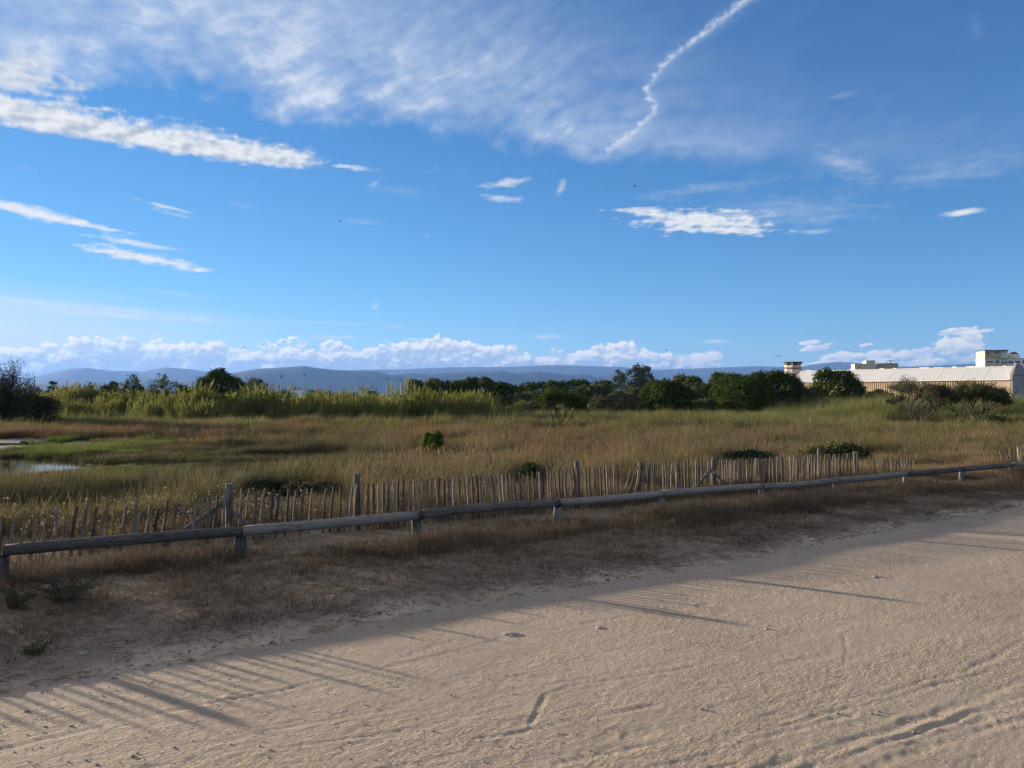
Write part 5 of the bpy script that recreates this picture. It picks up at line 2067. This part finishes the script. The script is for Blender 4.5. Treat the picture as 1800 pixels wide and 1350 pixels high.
def build_vegetation():
    rg = np.random.default_rng(77)
    M = {
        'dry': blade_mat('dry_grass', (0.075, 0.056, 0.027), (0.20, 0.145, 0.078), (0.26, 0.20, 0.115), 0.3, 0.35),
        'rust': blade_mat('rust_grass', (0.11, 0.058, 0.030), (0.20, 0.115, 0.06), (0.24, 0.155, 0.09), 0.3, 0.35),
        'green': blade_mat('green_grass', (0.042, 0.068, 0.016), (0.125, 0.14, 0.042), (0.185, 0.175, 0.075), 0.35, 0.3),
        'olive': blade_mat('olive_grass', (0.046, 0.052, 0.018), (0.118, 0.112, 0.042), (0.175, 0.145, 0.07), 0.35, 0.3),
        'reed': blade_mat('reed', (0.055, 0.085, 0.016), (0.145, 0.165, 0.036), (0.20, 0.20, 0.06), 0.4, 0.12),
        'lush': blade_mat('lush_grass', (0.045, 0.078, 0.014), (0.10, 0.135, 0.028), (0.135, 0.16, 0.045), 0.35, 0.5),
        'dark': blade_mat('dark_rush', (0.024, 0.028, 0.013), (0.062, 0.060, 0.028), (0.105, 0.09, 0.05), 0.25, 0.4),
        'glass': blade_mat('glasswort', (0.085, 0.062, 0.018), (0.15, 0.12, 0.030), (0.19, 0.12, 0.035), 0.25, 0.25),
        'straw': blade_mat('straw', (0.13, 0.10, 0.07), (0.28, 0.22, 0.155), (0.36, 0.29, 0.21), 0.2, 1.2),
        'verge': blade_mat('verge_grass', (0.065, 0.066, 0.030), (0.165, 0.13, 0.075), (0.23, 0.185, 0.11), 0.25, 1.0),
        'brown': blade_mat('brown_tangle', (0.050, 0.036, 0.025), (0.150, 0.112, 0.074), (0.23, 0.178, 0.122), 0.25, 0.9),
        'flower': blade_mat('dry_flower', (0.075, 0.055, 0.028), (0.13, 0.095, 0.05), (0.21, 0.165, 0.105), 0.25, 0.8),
    }
    NOI = lambda x, y, s, sd: fbm(x * s, y * s, 4, 0.55, seed=sd)

    # ---- wetland map
    def common(x, y):
        s, t = st(x, y)
        ratio = x / np.maximum(y, 1e-3)
        pm, mm = pond_mask(x, y), mud_mask(x, y)
        dry = (pm < -0.12) & (mm < -0.02)
        return s, t, ratio, dry

    # tall brown grass of the meadow, centre and right
    pr = [tuft('g', M['dry'], 26, 0.50, 0.16, 0.010, 0.36, (0.26, 0), 3, 200 + i, 0.5) for i in range(3)] + [tuft('g', M['dry'], 14, 0.52, 0.20, 0.006, 0.34, (0.24, 0), 3, 204 + i, 0.45, (0.07, 0.008)) for i in range(1)] + [tuft('g', M['olive'], 26, 0.50, 0.18, 0.010, 0.36, (0.24, 0), 3, 206 + i, 0.5) for i in range(1)]
    x, y = sample_area(100000, 9.0, 75.0, rg, -14, 41, 1.25)
    s, t, ratio, dry = common(x, y)
    nn = NOI(x, y, 0.09, 201)
    keep = dry & (s > 2.3) & (rg.random(len(x)) < sstep(-0.30, -0.06, ratio + 0.16 * nn)) & (rg.random(len(x)) < np.clip((0.66 + 0.5 * nn) * (1 - 0.45 * sstep(0.36, 0.52, ratio)) - 0.75 * sstep(30, 46, y), 0.03, 1))
    near = sstep(2.0, 6.0, s)
    sc = (0.55 + 0.45 * near) * rg.uniform(0.7, 1.25, len(x))
    put('dry_grass', 'tall dry brown meadow grass bent by the wind', pr, x, y, keep, sc, rg, clump=0.8, seed=1)

    # reddish brown grass, middle ground
    pr = [tuft('g', M['rust'], 26, 0.50, 0.18, 0.011, 0.32, (0.26, 0), 3, 210 + i, 0.5) for i in range(3)] + [tuft('g', M['rust'], 16, 0.48, 0.2, 0.007, 0.32, (0.24, 0), 3, 214 + i, 0.5, (0.06, 0.008)) for i in range(1)]
    x, y = sample_area(60000, 20.0, 58.0, rg, -41, 22, 1.4)
    s, t, ratio, dry = common(x, y)
    nn = NOI(x, y, 0.10, 211)
    band = sstep(33, 40, y + 2.5 * nn) * sstep(60, 52, y)
    right = sstep(-0.24, -0.10, ratio + 0.05 * nn) * sstep(0.22, 0.05, ratio) * sstep(19, 23, y)
    keep = dry & (rg.random(len(x)) < np.clip(np.maximum(band * sstep(0.0, -0.10, ratio), right * 0.75) + 0.25 * nn, 0, 1))
    put('rust_grass', 'reddish brown grass in the middle of the marsh', pr, x, y, keep, rg.uniform(0.65, 1.15, len(x)), rg, clump=0.8, seed=2)

    # green and olive grass further back
    pr = [tuft('g', M['green'], 28, 0.85, 0.22, 0.014, 0.28, (0.26, 0), 3, 220 + i, 0.45) for i in range(4)]
    x, y = sample_area(66000, 34.0, 125.0, rg, -41, 41, 1.3)
    s, t, ratio, dry = common(x, y)
    nn = NOI(x, y, 0.07, 221)
    keep = dry & (rg.random(len(x)) < np.clip(sstep(38, 50, y + 6 * nn + 9 * np.clip(ratio, 0, 1)) * 0.95 + 0.1 * nn, 0, 1))
    sc = rg.uniform(0.6, 1.15, len(x)) * (0.86 + 1.0 * sstep(0.34, 0.48, ratio) * sstep(50, 58, y)) * np.where((np.abs(ratio - 0.53) < 0.03) & (y < 52), 0.6, 1)
    put('green_grass', 'tall yellow green grass in front of the shrubs', pr, x, y, keep, sc, rg, clump=0.8, seed=3)

    pr = [tuft('g', M['olive'], 30, 0.60, 0.18, 0.011, 0.35, (0.24, 0), 3, 230 + i, 0.45) for i in range(4)]
    x, y = sample_area(60000, 8.5, 60.0, rg, -41, 41, 1.2)
    s, t, ratio, dry = common(x, y)
    nn = NOI(x, y, 0.12, 231)
    left = sstep(0.05, -0.10, ratio)
    keep = dry & (s > 2.6) & (rg.random(len(x)) < np.clip(0.36 + 0.85 * nn + 0.14 * left + 0.40 * sstep(0.34, 0.48, ratio), 0, 0.9)) & ~((ratio < -0.12) & (y > 33) & (y < 50) & (nn < 0.25))
    sc = rg.uniform(0.55, 1.1, len(x)) * (0.62 + 0.38 * sstep(3, 8, s))
    put('olive_grass', 'olive green grass mixed into the meadow', pr, x, y, keep, sc, rg, clump=0.8, seed=4)

    # reed bed on the left
    pr = [tuft('g', M['reed'], 24, 1.70, 0.45, 0.034, 0.12, (0.16, 0), 4, 240 + i, 0.28, (0.28, 0.035)) for i in range(5)]
    x, y = sample_area(30000, 50.0, 105.0, rg, -41, 3, 1.6)
    s, t, ratio, dry = common(x, y)
    nn = NOI(x, y, 0.05, 241)
    edge = np.interp(ratio, [-0.80, -0.62, -0.50, -0.42, -0.30, -0.22, -0.13, -0.06, 0.05], [66, 62, 60, 54, 56, 58, 56, 62, 80])
    keep = (y > edge + 4 * nn) & (ratio < 0.02 + 0.05 * nn) & (rg.random(len(x)) < np.clip(0.28 + 2.6 * NOI(x, y, 0.10, 242) + 0.9 * nn, 0.05, 1))
    sc = rg.uniform(0.70, 1.12, len(x)) * np.clip(0.84 + 0.95 * NOI(x, y, 0.09, 243), 0.42, 1.25) * np.interp(ratio, [-0.8, -0.6, -0.3, -0.13, 0], [0.85, 0.95, 1.0, 1.0, 0.75])
    sc = sc * (1 - 0.42 * sstep(4.0, -1.0, y - edge) * (rg.random(len(x)) < 0.5))
    put('reeds', 'tall yellow green reed bed across the left of the marsh', pr, x, y, keep, sc, rg, clump=0.75, seed=5)

    # lower reed clumps that straggle forward into the marsh
    pr = [tuft('g', M['reed'], 26, 1.0, 0.35, 0.024, 0.22, (0.18, 0), 3, 246 + i, 0.35) for i in range(2)] + [tuft('g', M['olive'], 30, 0.85, 0.32, 0.018, 0.30, (0.20, 0), 3, 248 + i, 0.4) for i in range(2)]
    x, y = sample_area(14000, 36.0, 66.0, rg, -41, 16, 1.6)
    s, t, ratio, dry = common(x, y)
    nn = NOI(x, y, 0.16, 247)
    keep = dry & (rg.random(len(x)) < np.clip(1.9 * (nn - 0.12) + 0.22 * sstep(46, 58, y), 0, 1) * sstep(37, 50, y))
    put('reed_clumps', 'lower green reed clumps straggling in front of the reed bed', pr, x, y, keep, rg.uniform(0.55, 1.15, len(x)), rg, clump=0.7, seed=18)

    # scrubby tall herbs under the right hand pines
    pr = [tuft('g', M['green'], 34, 1.25, 0.38, 0.020, 0.42, (0.22, 0), 3, 250 + i, 0.4) for i in range(4)]
    x, y = sample_area(16000, 42.0, 100.0, rg, 6, 41, 1.7)
    s, t, ratio, dry = common(x, y)
    nn = NOI(x, y, 0.06, 251)
    keep = (y > 57 + 6 * nn) & (ratio > 0.33) & (rg.random(len(x)) < np.clip(0.5 + 0.9 * nn, 0, 1))
    put('tall_herbs', 'bushy green and straw coloured herbs before the warehouse', pr, x, y, keep, rg.uniform(0.6, 1.2, len(x)), rg, clump=0.9, seed=6)

    # rushes near the pond, dark
    pr = [tuft('g', M['dark'], 40, 0.62, 0.22, 0.009, 0.35, (0.30, 0), 3, 260 + i, 0.55) for i in range(4)]
    x, y = sample_area(46000, 8.5, 34.0, rg, -41, 0, 1.3)
    s, t, ratio, dry = common(x, y)
    nn = NOI(x, y, 0.16, 261)
    keep = dry & (s > 4.0) & (rg.random(len(x)) < np.clip(0.60 + 1.1 * nn, 0, 1) * sstep(-0.05, -0.22, ratio))
    put('rushes', 'dark wind bent rushes around the pond', pr, x, y, keep, rg.uniform(0.55, 1.1, len(x)) * (0.6 + 0.4 * sstep(4, 8, s)), rg, clump=0.9, seed=7)

    # coarse tussocks that stand out of the meadow
    pr = [tuft('g', M['dark'], 60, 0.62, 0.28, 0.014, 0.55, (0.22, 0), 3, 265 + i, 0.6) for i in range(3)] + [tuft('g', M['olive'], 60, 0.66, 0.28, 0.014, 0.55, (0.22, 0), 3, 268 + i, 0.6) for i in range(3)]
    x, y = sample_area(15000, 9.0, 80.0, rg, -41, 41, 1.2)
    s, t, ratio, dry = common(x, y)
    nn = NOI(x, y, 0.30, 266)
    keep = dry & (s > 3.2) & (nn > 0.05)
    put('tussocks', 'coarse dark tussocks standing out of the meadow grass', pr, x, y, keep, rg.uniform(0.6, 1.35, len(x)) * (0.6 + 0.4 * sstep(3, 8, s)), rg, seed=16)
    # lush low green clumps at the water and on the mud
    pr = [tuft('g', M['lush'], 44, 0.34, 0.26, 0.010, 0.45, (0.12, 0), 3, 270 + i, 0.4) for i in range(3)]
    x, y = sample_area(30000, 15.0, 48.0, rg, -41, -8, 1.5)
    s, t, ratio, dry = common(x, y)
    pm, mm = pond_mask(x, y), mud_mask(x, y)
    nn = NOI(x, y, 0.22, 271)
    shore = ((pm > -0.50) & (pm < -0.03)) | ((mm > -0.35) & (mm < 0.12) & (pm < -0.1))
    keep = (shore & (nn > 0.16)) & (s > 4)
    put('marsh_grass', 'fresh green grass clumps along the pond edge', pr, x, y, keep, rg.uniform(0.6, 1.2, len(x)) * np.where((y < 25) & (pm > -1.0), 0.30, 0.9), rg, seed=8, free=True, shore=False)
    pr = [tuft('g', M['olive'], 50, 0.17, 0.26, 0.010, 0.6, (0.10, 0), 2, 275 + i, 0.4) for i in range(2)] + [tuft('g', M['dark'], 50, 0.17, 0.26, 0.010, 0.6, (0.10, 0), 2, 277 + i, 0.4) for i in range(2)]
    x, y = sample_area(42000, 13.0, 42.0, rg, -41, -10, 1.5)
    s, t, ratio, dry = common(x, y)
    pm = pond_mask(x, y)
    keep = (pm < -0.06) & (pm > -1.6) & (mud_mask(x, y) < 0.05) & (s > 4) & (rg.random(len(x)) < 0.85)
    put('marsh_turf', 'short green turf between the pond and the rushes', pr, x, y, keep, rg.uniform(0.6, 1.25, len(x)) * np.where(y < 25, np.clip(0.30 - pm * 0.55, 0.3, 1), 1), rg, seed=17, free=True, shore=False)

    # glasswort carpet, ochre and rust
    pr = [tuft('g', M['glass'], 60, 0.20, 0.30, 0.012, 0.7, (0.05, 0), 2, 280 + i, 0.3) for i in range(3)]
    x, y = sample_area(48000, 14.0, 40.0, rg, -32, -3, 1.5)
    s, t, ratio, dry = common(x, y)
    nn = NOI(x, y, 0.14, 281)
    keep = dry & (s > 4) & (rg.random(len(x)) < np.clip(0.75 + 1.0 * nn, 0, 1) * sstep(-0.58, -0.40, ratio) * sstep(-0.10, -0.22, ratio) * sstep(19, 23, y))
    put('glasswort', 'low ochre and rust coloured glasswort carpet', pr, x, y, keep, rg.uniform(0.7, 1.3, len(x)), rg, seed=9, free=True)

    # dry flower stalks just beyond the pickets
    pr = [tuft('g', M['flower'], 9, 0.25, 0.12, 0.005, 0.45, (0.10, 0), 3, 290 + i, 0.3, (0.012, 0.010)) for i in range(6)]
    pr.append(tuft('g', M['straw'], 3, 0.30, 0.12, 0.005, 0.40, (0.10, 0), 3, 297, 0.3, (0.018, 0.015)))
    n = 10000
    t = rg.uniform(-8, 12, n)
    s = 1.25 + rg.gamma(2.0, 1.0, n)
    x, y = at_st(s, t)
    keep = (s < 7) & (rg.random(n) < np.clip(0.55 - 0.06 * t, 0.06, 1))
    put('dry_flowers', 'dry stalks with pale seed heads behind the pickets', pr, x, y, keep, rg.uniform(0.6, 1.15, n), rg, clump=0.6, seed=10, free=True)
    pr = [tuft('g', M['dry'], 30, 0.36, 0.13, 0.006, 0.45, (0.18, 0), 3, 300 + i, 0.5) for i in range(4)]
    n = 16000
    t = rg.uniform(-8, 24, n)
    s = 0.75 + rg.gamma(2.2, 0.9, n)
    x, y = at_st(s, t)
    keep = (s < 7) & (rg.random(n) < 0.20 + 0.62 * sstep(2, 9, t))
    put('fence_grass', 'dry tan grass growing through and behind the pickets', pr, x, y, keep, rg.uniform(0.5, 1.05, n), rg, clump=0.7, seed=11)

    # brown tangle under the guard rail
    pr = [tuft('g', M['brown'], 34, 0.26, 0.13, 0.005, 0.75, (0.08, 0), 4, 310 + i, 0.9) for i in range(5)]
    n = 7500
    t = rg.uniform(-8, 24, n)
    s = rg.normal(-0.15, 0.42, n)
    x, y = at_st(s, t)
    nn = fbm(t * 0.5, s * 0.8, 3, 0.5, seed=311)
    keep = (s > -1.3) & (s < 0.95) & (rg.random(n) < np.clip(0.48 + 1.5 * nn + 0.25 * sstep(4, 9, t), 0, 1))
    put('grass_tangle', 'dark brown tangle of dead grass under the guard rail', pr, x, y, keep, rg.uniform(0.35, 1.0, n) * np.clip(0.85 + 0.9 * nn, 0.35, 1.45), rg, seed=12, free=True)
    # short sparse grass of the verge
    pr = [tuft('g', M['verge'], 20, 0.065, 0.07, 0.0042, 0.9, (0.05, 0), 2, 320 + i, 0.7) for i in range(4)]
    n = 46000
    t = rg.uniform(-5, 22, n)
    s = rg.uniform(-2.6, 0.3, n)
    x, y = at_st(s, t)
    nn = NOI(x, y, 0.9, 321)
    e = path_edge(t)
    keep = (s > e + 0.12) & (rg.random(n) < np.clip(0.62 + 1.0 * nn, 0, 1) * sstep(0.1, 0.9, s - e))
    put('verge_grass', 'short trodden grass on the verge beside the path', pr, x, y, keep, rg.uniform(0.5, 1.3, n), rg, seed=13, free=True)
    pr = [tuft('g', M['brown'], 26, 0.11, 0.09, 0.004, 0.95, (0.05, 0), 3, 340 + i, 0.9) for i in range(4)]
    n = 17000
    t = rg.uniform(-5, 22, n)
    s = rg.uniform(-2.5, 0.0, n)
    x, y = at_st(s, t)
    nn = NOI(x, y, 0.6, 341)
    e = path_edge(t)
    keep = (s > e + 0.25) & (rg.random(n) < np.clip(0.30 + 1.3 * nn + 0.30 * sstep(-1.4, -0.3, s), 0, 1))
    put('verge_tufts', 'withered brown tufts dotted over the verge', pr, x, y, keep, rg.uniform(0.45, 1.25, n), rg, seed=15, free=True)
    # straw and twigs lying about
    pr = []
    for i in range(5):
        b = MB()
        r2 = random.Random(330 + i)
        b.tube([(-0.035, 0, 0.003), (0.0, r2.uniform(-.008, .008), 0.006 + r2.uniform(0, .008)), (0.04, r2.uniform(-.012, .012), 0.003)], [0.0012, 0.0014, 0.0008], 4)
        me = b.mesh('straw', M['straw'])
        at = me.attributes.new('shade', 'FLOAT', 'POINT')
        at.data.foreach_set('value', np.full(len(me.vertices), 0.5, dtype=np.float32))
        pr.append(me)
    n = 15000
    t = rg.uniform(-5, 20, n)
    s = rg.normal(-1.75, 0.62, n)
    x, y = at_st(s, t)
    e = path_edge(t)
    keep = (s > e - 0.15) & (s < 0.2) & (rg.random(n) < 0.30 + 0.6 * sstep(0.9, 0.1, s - e))
    put('straw_litter', 'broken straw and twigs lying on the verge', pr, x, y, keep, rg.uniform(0.5, 2.2, n), rg, seed=14, free=True)


build_vegetation()
# ------------------------------------------------------------------ small things
M_STONE = plain_mat('pale_stone', (0.30, 0.275, 0.24), 0.9, 0.15, 0.25, 14.0, 0.4)
M_ROCK = plain_mat('dark_rock', (0.035, 0.032, 0.03), 0.8, 0.2, 0.3, 6.0, 0.4)
M_CLOD = plain_mat('soil_clod', (0.22, 0.165, 0.12), 0.95, 0.1, 0.35, 9.0, 0.4)


def stone_mesh(name, mat, seed, sub=2, flat=0.45, rough=0.28):
    bm = bmesh.new()
    bmesh.ops.create_icosphere(bm, subdivisions=sub, radius=1.0)
    co = np.array([tuple(v.co) for v in bm.verts])
    n = fbm(co[:, 0] * 1.3 + seed * 3.1, co[:, 1] * 1.3 + co[:, 2] * 1.7, 3, 0.55, seed=seed)
    n2 = fbm(co[:, 0] * 3.3 + seed, co[:, 2] * 3.3 - co[:, 1] * 2.0, 2, 0.5, seed=seed + 3)
    for v, a, b in zip(bm.verts, n, n2):
        v.co = v.co * (1 + rough * a + 0.10 * b)
        v.co.z *= flat
    me = bpy.data.meshes.new(name)
    bm.to_mesh(me)
    bm.free()
    me.materials.append(mat)
    return me


def surface_z(x, y):
    s, t = st(x, y)
    e = float(path_edge(np.array([t]))[0])
    return -0.026 if s < e - 0.15 else gz(x, y)


def build_stones():
    grp = 'pale stones on the path'
    for i, (px, py, w, h, lab) in enumerate(((897, 1107, 30, 5, 'flat pale stone bedded in the path, largest of the pair near the shadow edge'), (1052, 1096, 16, 4, 'smaller pale stone further along the shadow edge'),
                                             (235, 1136, 9, 9, 'small upright pale stone on the verge at lower left'), (1537, 1008, 12, 6, 'pale stone lying on the path towards the right'),
                                             (1345, 1098, 10, 5, 'little pale stone alone on the sunny path'), (1232, 1236, 10, 6, 'grey stone on the sunny path low in the picture'),
                                             (150, 1147, 20, 9, 'flat grey stone among crumbs of soil at lower left'), (1528, 1243, 8, 4, 'small stone beside the tyre tracks at lower right'))):
        x, y = px_ground(px, py)
        k = y / FPX
        me = stone_mesh('stone', M_STONE, 40 + i, 2, max(0.12, min(0.8, h / w * 0.9)))
        o = link('stone', me, None, (x, y, surface_z(x, y) + 0.002), (0, 0, i * 1.3), (w * k / 2, w * k / 2 * 0.7, w * k / 2))
        tag(o, lab, 'stone', grp)
    Y = CAM_H * 0 + 35.0
    x = px_x(43, 34.0)
    tag(link('rock', stone_mesh('rock', M_ROCK, 71, 2, 0.8), None, (x, 34.0, gz(x, 34.0) + 0.05), (0, 0, 0.4), (0.22, 0.16, 0.2)), 'black rock lying on the pale mud left of the pond', 'rock')


build_stones()


def build_clods():
    rg = np.random.default_rng(91)
    pr = [stone_mesh('clod', M_CLOD, 80 + i, 1, 0.6, 0.35) for i in range(5)]
    n = 5200
    t = rg.uniform(-5, 18, n)
    e = path_edge(t)
    s = e + 0.25 + rg.normal(0, 0.30, n)
    x, y = at_st(s, t)
    z = np.maximum(ground_h(x, y), np.where(s < e, -0.03, -9))
    sz = np.clip(rg.lognormal(-5.0, 0.5, n), 0.003, 0.022)
    scatter('soil_crumbs', 'crumbs of dry soil along the edge of the path', pr, np.stack([x, y, z], 1), rg.uniform(0, 6.28, n), sz, rg.normal(0, 0.3, (n, 2)), 5)
    n = 2600
    px, py = rg.uniform(-60, 1860, n), 1000 + 360 * rg.random(n) ** 0.8
    Y = CAM_H * FPX / (py - HORIZON)
    X0 = (px - 900) / FPX * Y
    s, t = st(X0, Y)
    ok = s < path_edge(t) - 0.2
    X0, Y = X0[ok], Y[ok]
    n = len(X0)
    pr = [stone_mesh('grit', M_STONE, 90 + i, 1, 0.6, 0.35) for i in range(4)] + [stone_mesh('grit', M_CLOD, 95 + i, 1, 0.6, 0.35) for i in range(3)]
    scatter('grit', 'small grit and pebbles on the sandy path', pr, np.stack([X0, Y, np.full(n, -0.026)], 1), rg.uniform(0, 6.28, n), np.clip(rg.lognormal(-5.75, 0.42, n), 0.0018, 0.012), rg.normal(0, 0.3, (n, 2)), 6)


build_clods()


def sprig_plant(name, label, cat, px, py, hpx, wpx, leafk, seed, stems=9, leaf=0.012, per=60, aspect=0.4, loc=None, stem_mat=None):
    """A small plant of branching stems with leaves along them, rooted at a pixel of the verge."""
    rg = np.random.default_rng(seed)
    x, y = loc if loc else px_ground(px, py)
    k = y / FPX
    H, W = hpx * k, wpx * k
    root = empty(name, (x, y, surface_z(x, y)), label, cat)
    b = MB()
    C, O = [], []
    for i in range(stems):
        a = rg.uniform(0, 2 * PI)
        q = math.sqrt(rg.uniform(0.03, 1))
        tip = Vector((math.cos(a) * q * W / 2, math.sin(a) * q * W / 2, H * rg.uniform(0.65, 1.0) * (1 - 0.3 * q)))
        pts = limb(b, (0, 0, -0.02), tip, H * 0.014, H * 0.006, rg, 0.16, 5, 4)
        for j in range(2, len(pts)):
            for m in range(2):
                br = pts[j] + Vector(rg.normal(0, 0.10 * H, 3))
                br.z = max(br.z, 0.01)
                limb(b, pts[j - 1], br, H * 0.007, H * 0.003, rg, 0.1, 2, 3)
                n = per // 8
                tt = rg.uniform(0.2, 1, n)
                P = np.array([tuple(pts[j - 1].lerp(br, q2)) for q2 in tt]) + rg.normal(0, leaf * 0.9, (n, 3))
                C.append(P)
                O.append(np.tile(np.array(tuple((br - pts[j - 1]) + Vector((0, 0, 0.02)))), (n, 1)))
    C, O = np.concatenate(C), np.concatenate(O)
    C[:, 2] = np.maximum(C[:, 2], 0.004)
    link('stem', b.mesh('stem', stem_mat or M_BARK), root)
    link('foliage', np_mesh('foliage', *leaf_quads(C, O, leaf, aspect, rg, 0.4, 0.8)[:2], LEAF[leafk], False, {'shade': np.repeat(rg.random(len(C)), 4)}), root)
    return root


M_PALE_STEM = plain_mat('pale_stem', (0.33, 0.31, 0.27), 0.9, 0.1)
sprig_plant('silver_plant', 'small silvery grey plant alone on the verge', 'plant', 478, 1050, 44, 36, 'silver', 131, 8, 0.006, 36, 0.4, stem_mat=M_PALE_STEM)
sprig_plant('weed_plant', 'dark grey green weed under the rail at the left edge', 'plant', 105, 1062, 56, 150, 'dull', 132, 34, 0.010, 70, 0.35)
sprig_plant('weed_plant', 'smaller dark weed right of the leftmost rail post', 'plant', 30, 1075, 44, 70, 'dull', 133, 14, 0.011, 70, 0.4)
sprig_plant('weed_plant', 'green weed patch at the edge of the verge, lower left', 'plant', 62, 1148, 20, 60, 'olive', 134, 16, 0.008, 50, 0.35)
for px, Yd, hp, wp, lab, sd in ((1012, 22.0, 62, 46, 'yellow flowering fennel behind the picket post', 135), (1045, 30.0, 40, 36, 'smaller yellow fennel further back in the meadow', 136), (1062, 17.0, 44, 40, 'pale green fennel behind the gap in the pickets', 137)):
    sprig_plant('fennel_plant', lab, 'plant', 0, 0, hp, wp, 'yellow', sd, 12, 0.022, 48, 0.25, loc=(px_x(px, Yd), Yd))


# two old stakes in the meadow
for px, top, Yd, w, lab, sd in ((1425, 736, 44.0, 0.13, 'short pale stake with a rounded top in the meadow', 3), (1594, 742, 36.0, 0.09, 'thin leaning grey stake before the bare branched pine', 4)):
    X0 = px_x(px, Yd)
    g = gz(X0, Yd)
    o = link('wooden_stake', log_mesh('wooden_stake', px_z(top, Yd) - g + 0.2, w / 2, w / 2 * 0.85, M_SLAT, 10, 5, 900 + sd, 0.01), None, (X0, Yd, g - 0.2), (0, R(3 if sd == 4 else 0), 0))
    tag(o, lab, 'stake')


# ------------------------------------------------------------------ birds
def bird_mesh(flap, seed):
    b = MB()
    b.tube([(0, -0.26, 0), (0, -0.18, 0.015), (0, 0, 0.02), (0, 0.16, 0.01), (0, 0.27, 0.0)], [0.01, 0.045, 0.065, 0.04, 0.012], 8)
    for s_ in (-1, 1):
        tipz, midz = 0.22 * flap, 0.16 * flap
        vs = [(s_ * 0.04, 0.10, 0.03), (s_ * 0.30, 0.13, midz + 0.03), (s_ * 0.62, 0.0, tipz), (s_ * 0.30, -0.04, midz + 0.02), (s_ * 0.04, -0.08, 0.02)]
        vs2 = [(p[0], p[1], p[2] - 0.012) for p in vs]
        n = 5
        b.add(vs + vs2, [tuple(range(n)), tuple(range(2 * n - 1, n - 1, -1))] + [(k, n + k, n + (k + 1) % n, (k + 1) % n) for k in range(n)])
    b.add([(-0.02, -0.24, 0.0), (0.02, -0.24, 0.0), (0.05, -0.38, 0.0), (-0.05, -0.38, 0.0), (-0.02, -0.24, -0.01), (0.02, -0.24, -0.01), (0.05, -0.38, -0.01), (-0.05, -0.38, -0.01)],
          [(0, 1, 2, 3), (7, 6, 5, 4), (0, 4, 5, 1), (1, 5, 6, 2), (2, 6, 7, 3), (3, 7, 4, 0)])
    return b.mesh('bird', M_BIRD)


M_BIRD = plain_mat('bird_feathers', (0.05, 0.05, 0.052), 0.8, 0.1)
BM = [bird_mesh(f, i) for i, f in enumerate((0.9, 0.3, -0.4))]


def bird(px, py, Yd, k, lab, group=None):
    X0 = px_x(px, Yd)
    o = link('bird', BM[k % 3], None, (X0, Yd, px_z(py, Yd)), (R(8 * (k % 3 - 1)), R(10 * ((k * 7) % 3 - 1)), R(70 + 47 * k)))
    tag(o, lab, 'bird', group)


bird(1116, 326, 130.0, 1, 'lone dark bird high above the long white cloud')
bird(597, 388, 150.0, 0, 'tiny dark bird flying high, left of the centre')
bird(1369, 626, 120.0, 2, 'dark bird flying left of the lookout tower')
bird(1171, 616, 170.0, 1, 'dark bird over the white cumulus right of the tall tree')
for i, (px, py) in enumerate(((462, 608), (490, 605), (497, 600), (511, 604), (540, 611), (552, 609), (556, 617), (588, 614), (600, 611), (430, 611), (575, 606))):
    bird(px, py, 210.0 + 9 * (i % 4), i, 'one of a loose flock of specks flying before the cumulus', 'flock of birds before the clouds')
# ------------------------------------------------------------------ haze: the air between here and the mountains
def build_haze():
    me = MB().box(-15000, 15000, -2000, 15500, -60, 490).mesh('haze')
    m, nt, out = new_mat('haze_air')
    pv = nt.nodes.new('ShaderNodeVolumePrincipled')
    pv.inputs['Color'].default_value = (0.16, 0.32, 0.70, 1)
    pv.inputs['Density'].default_value = 7.5e-5
    pv.inputs['Anisotropy'].default_value = 0.15
    nt.links.new(pv.outputs[0], out.inputs['Volume'])
    me.materials.append(m)
    o = link('haze', me)
    tag(o, 'thin blue evening haze over the whole landscape', kind='stuff')


build_haze()
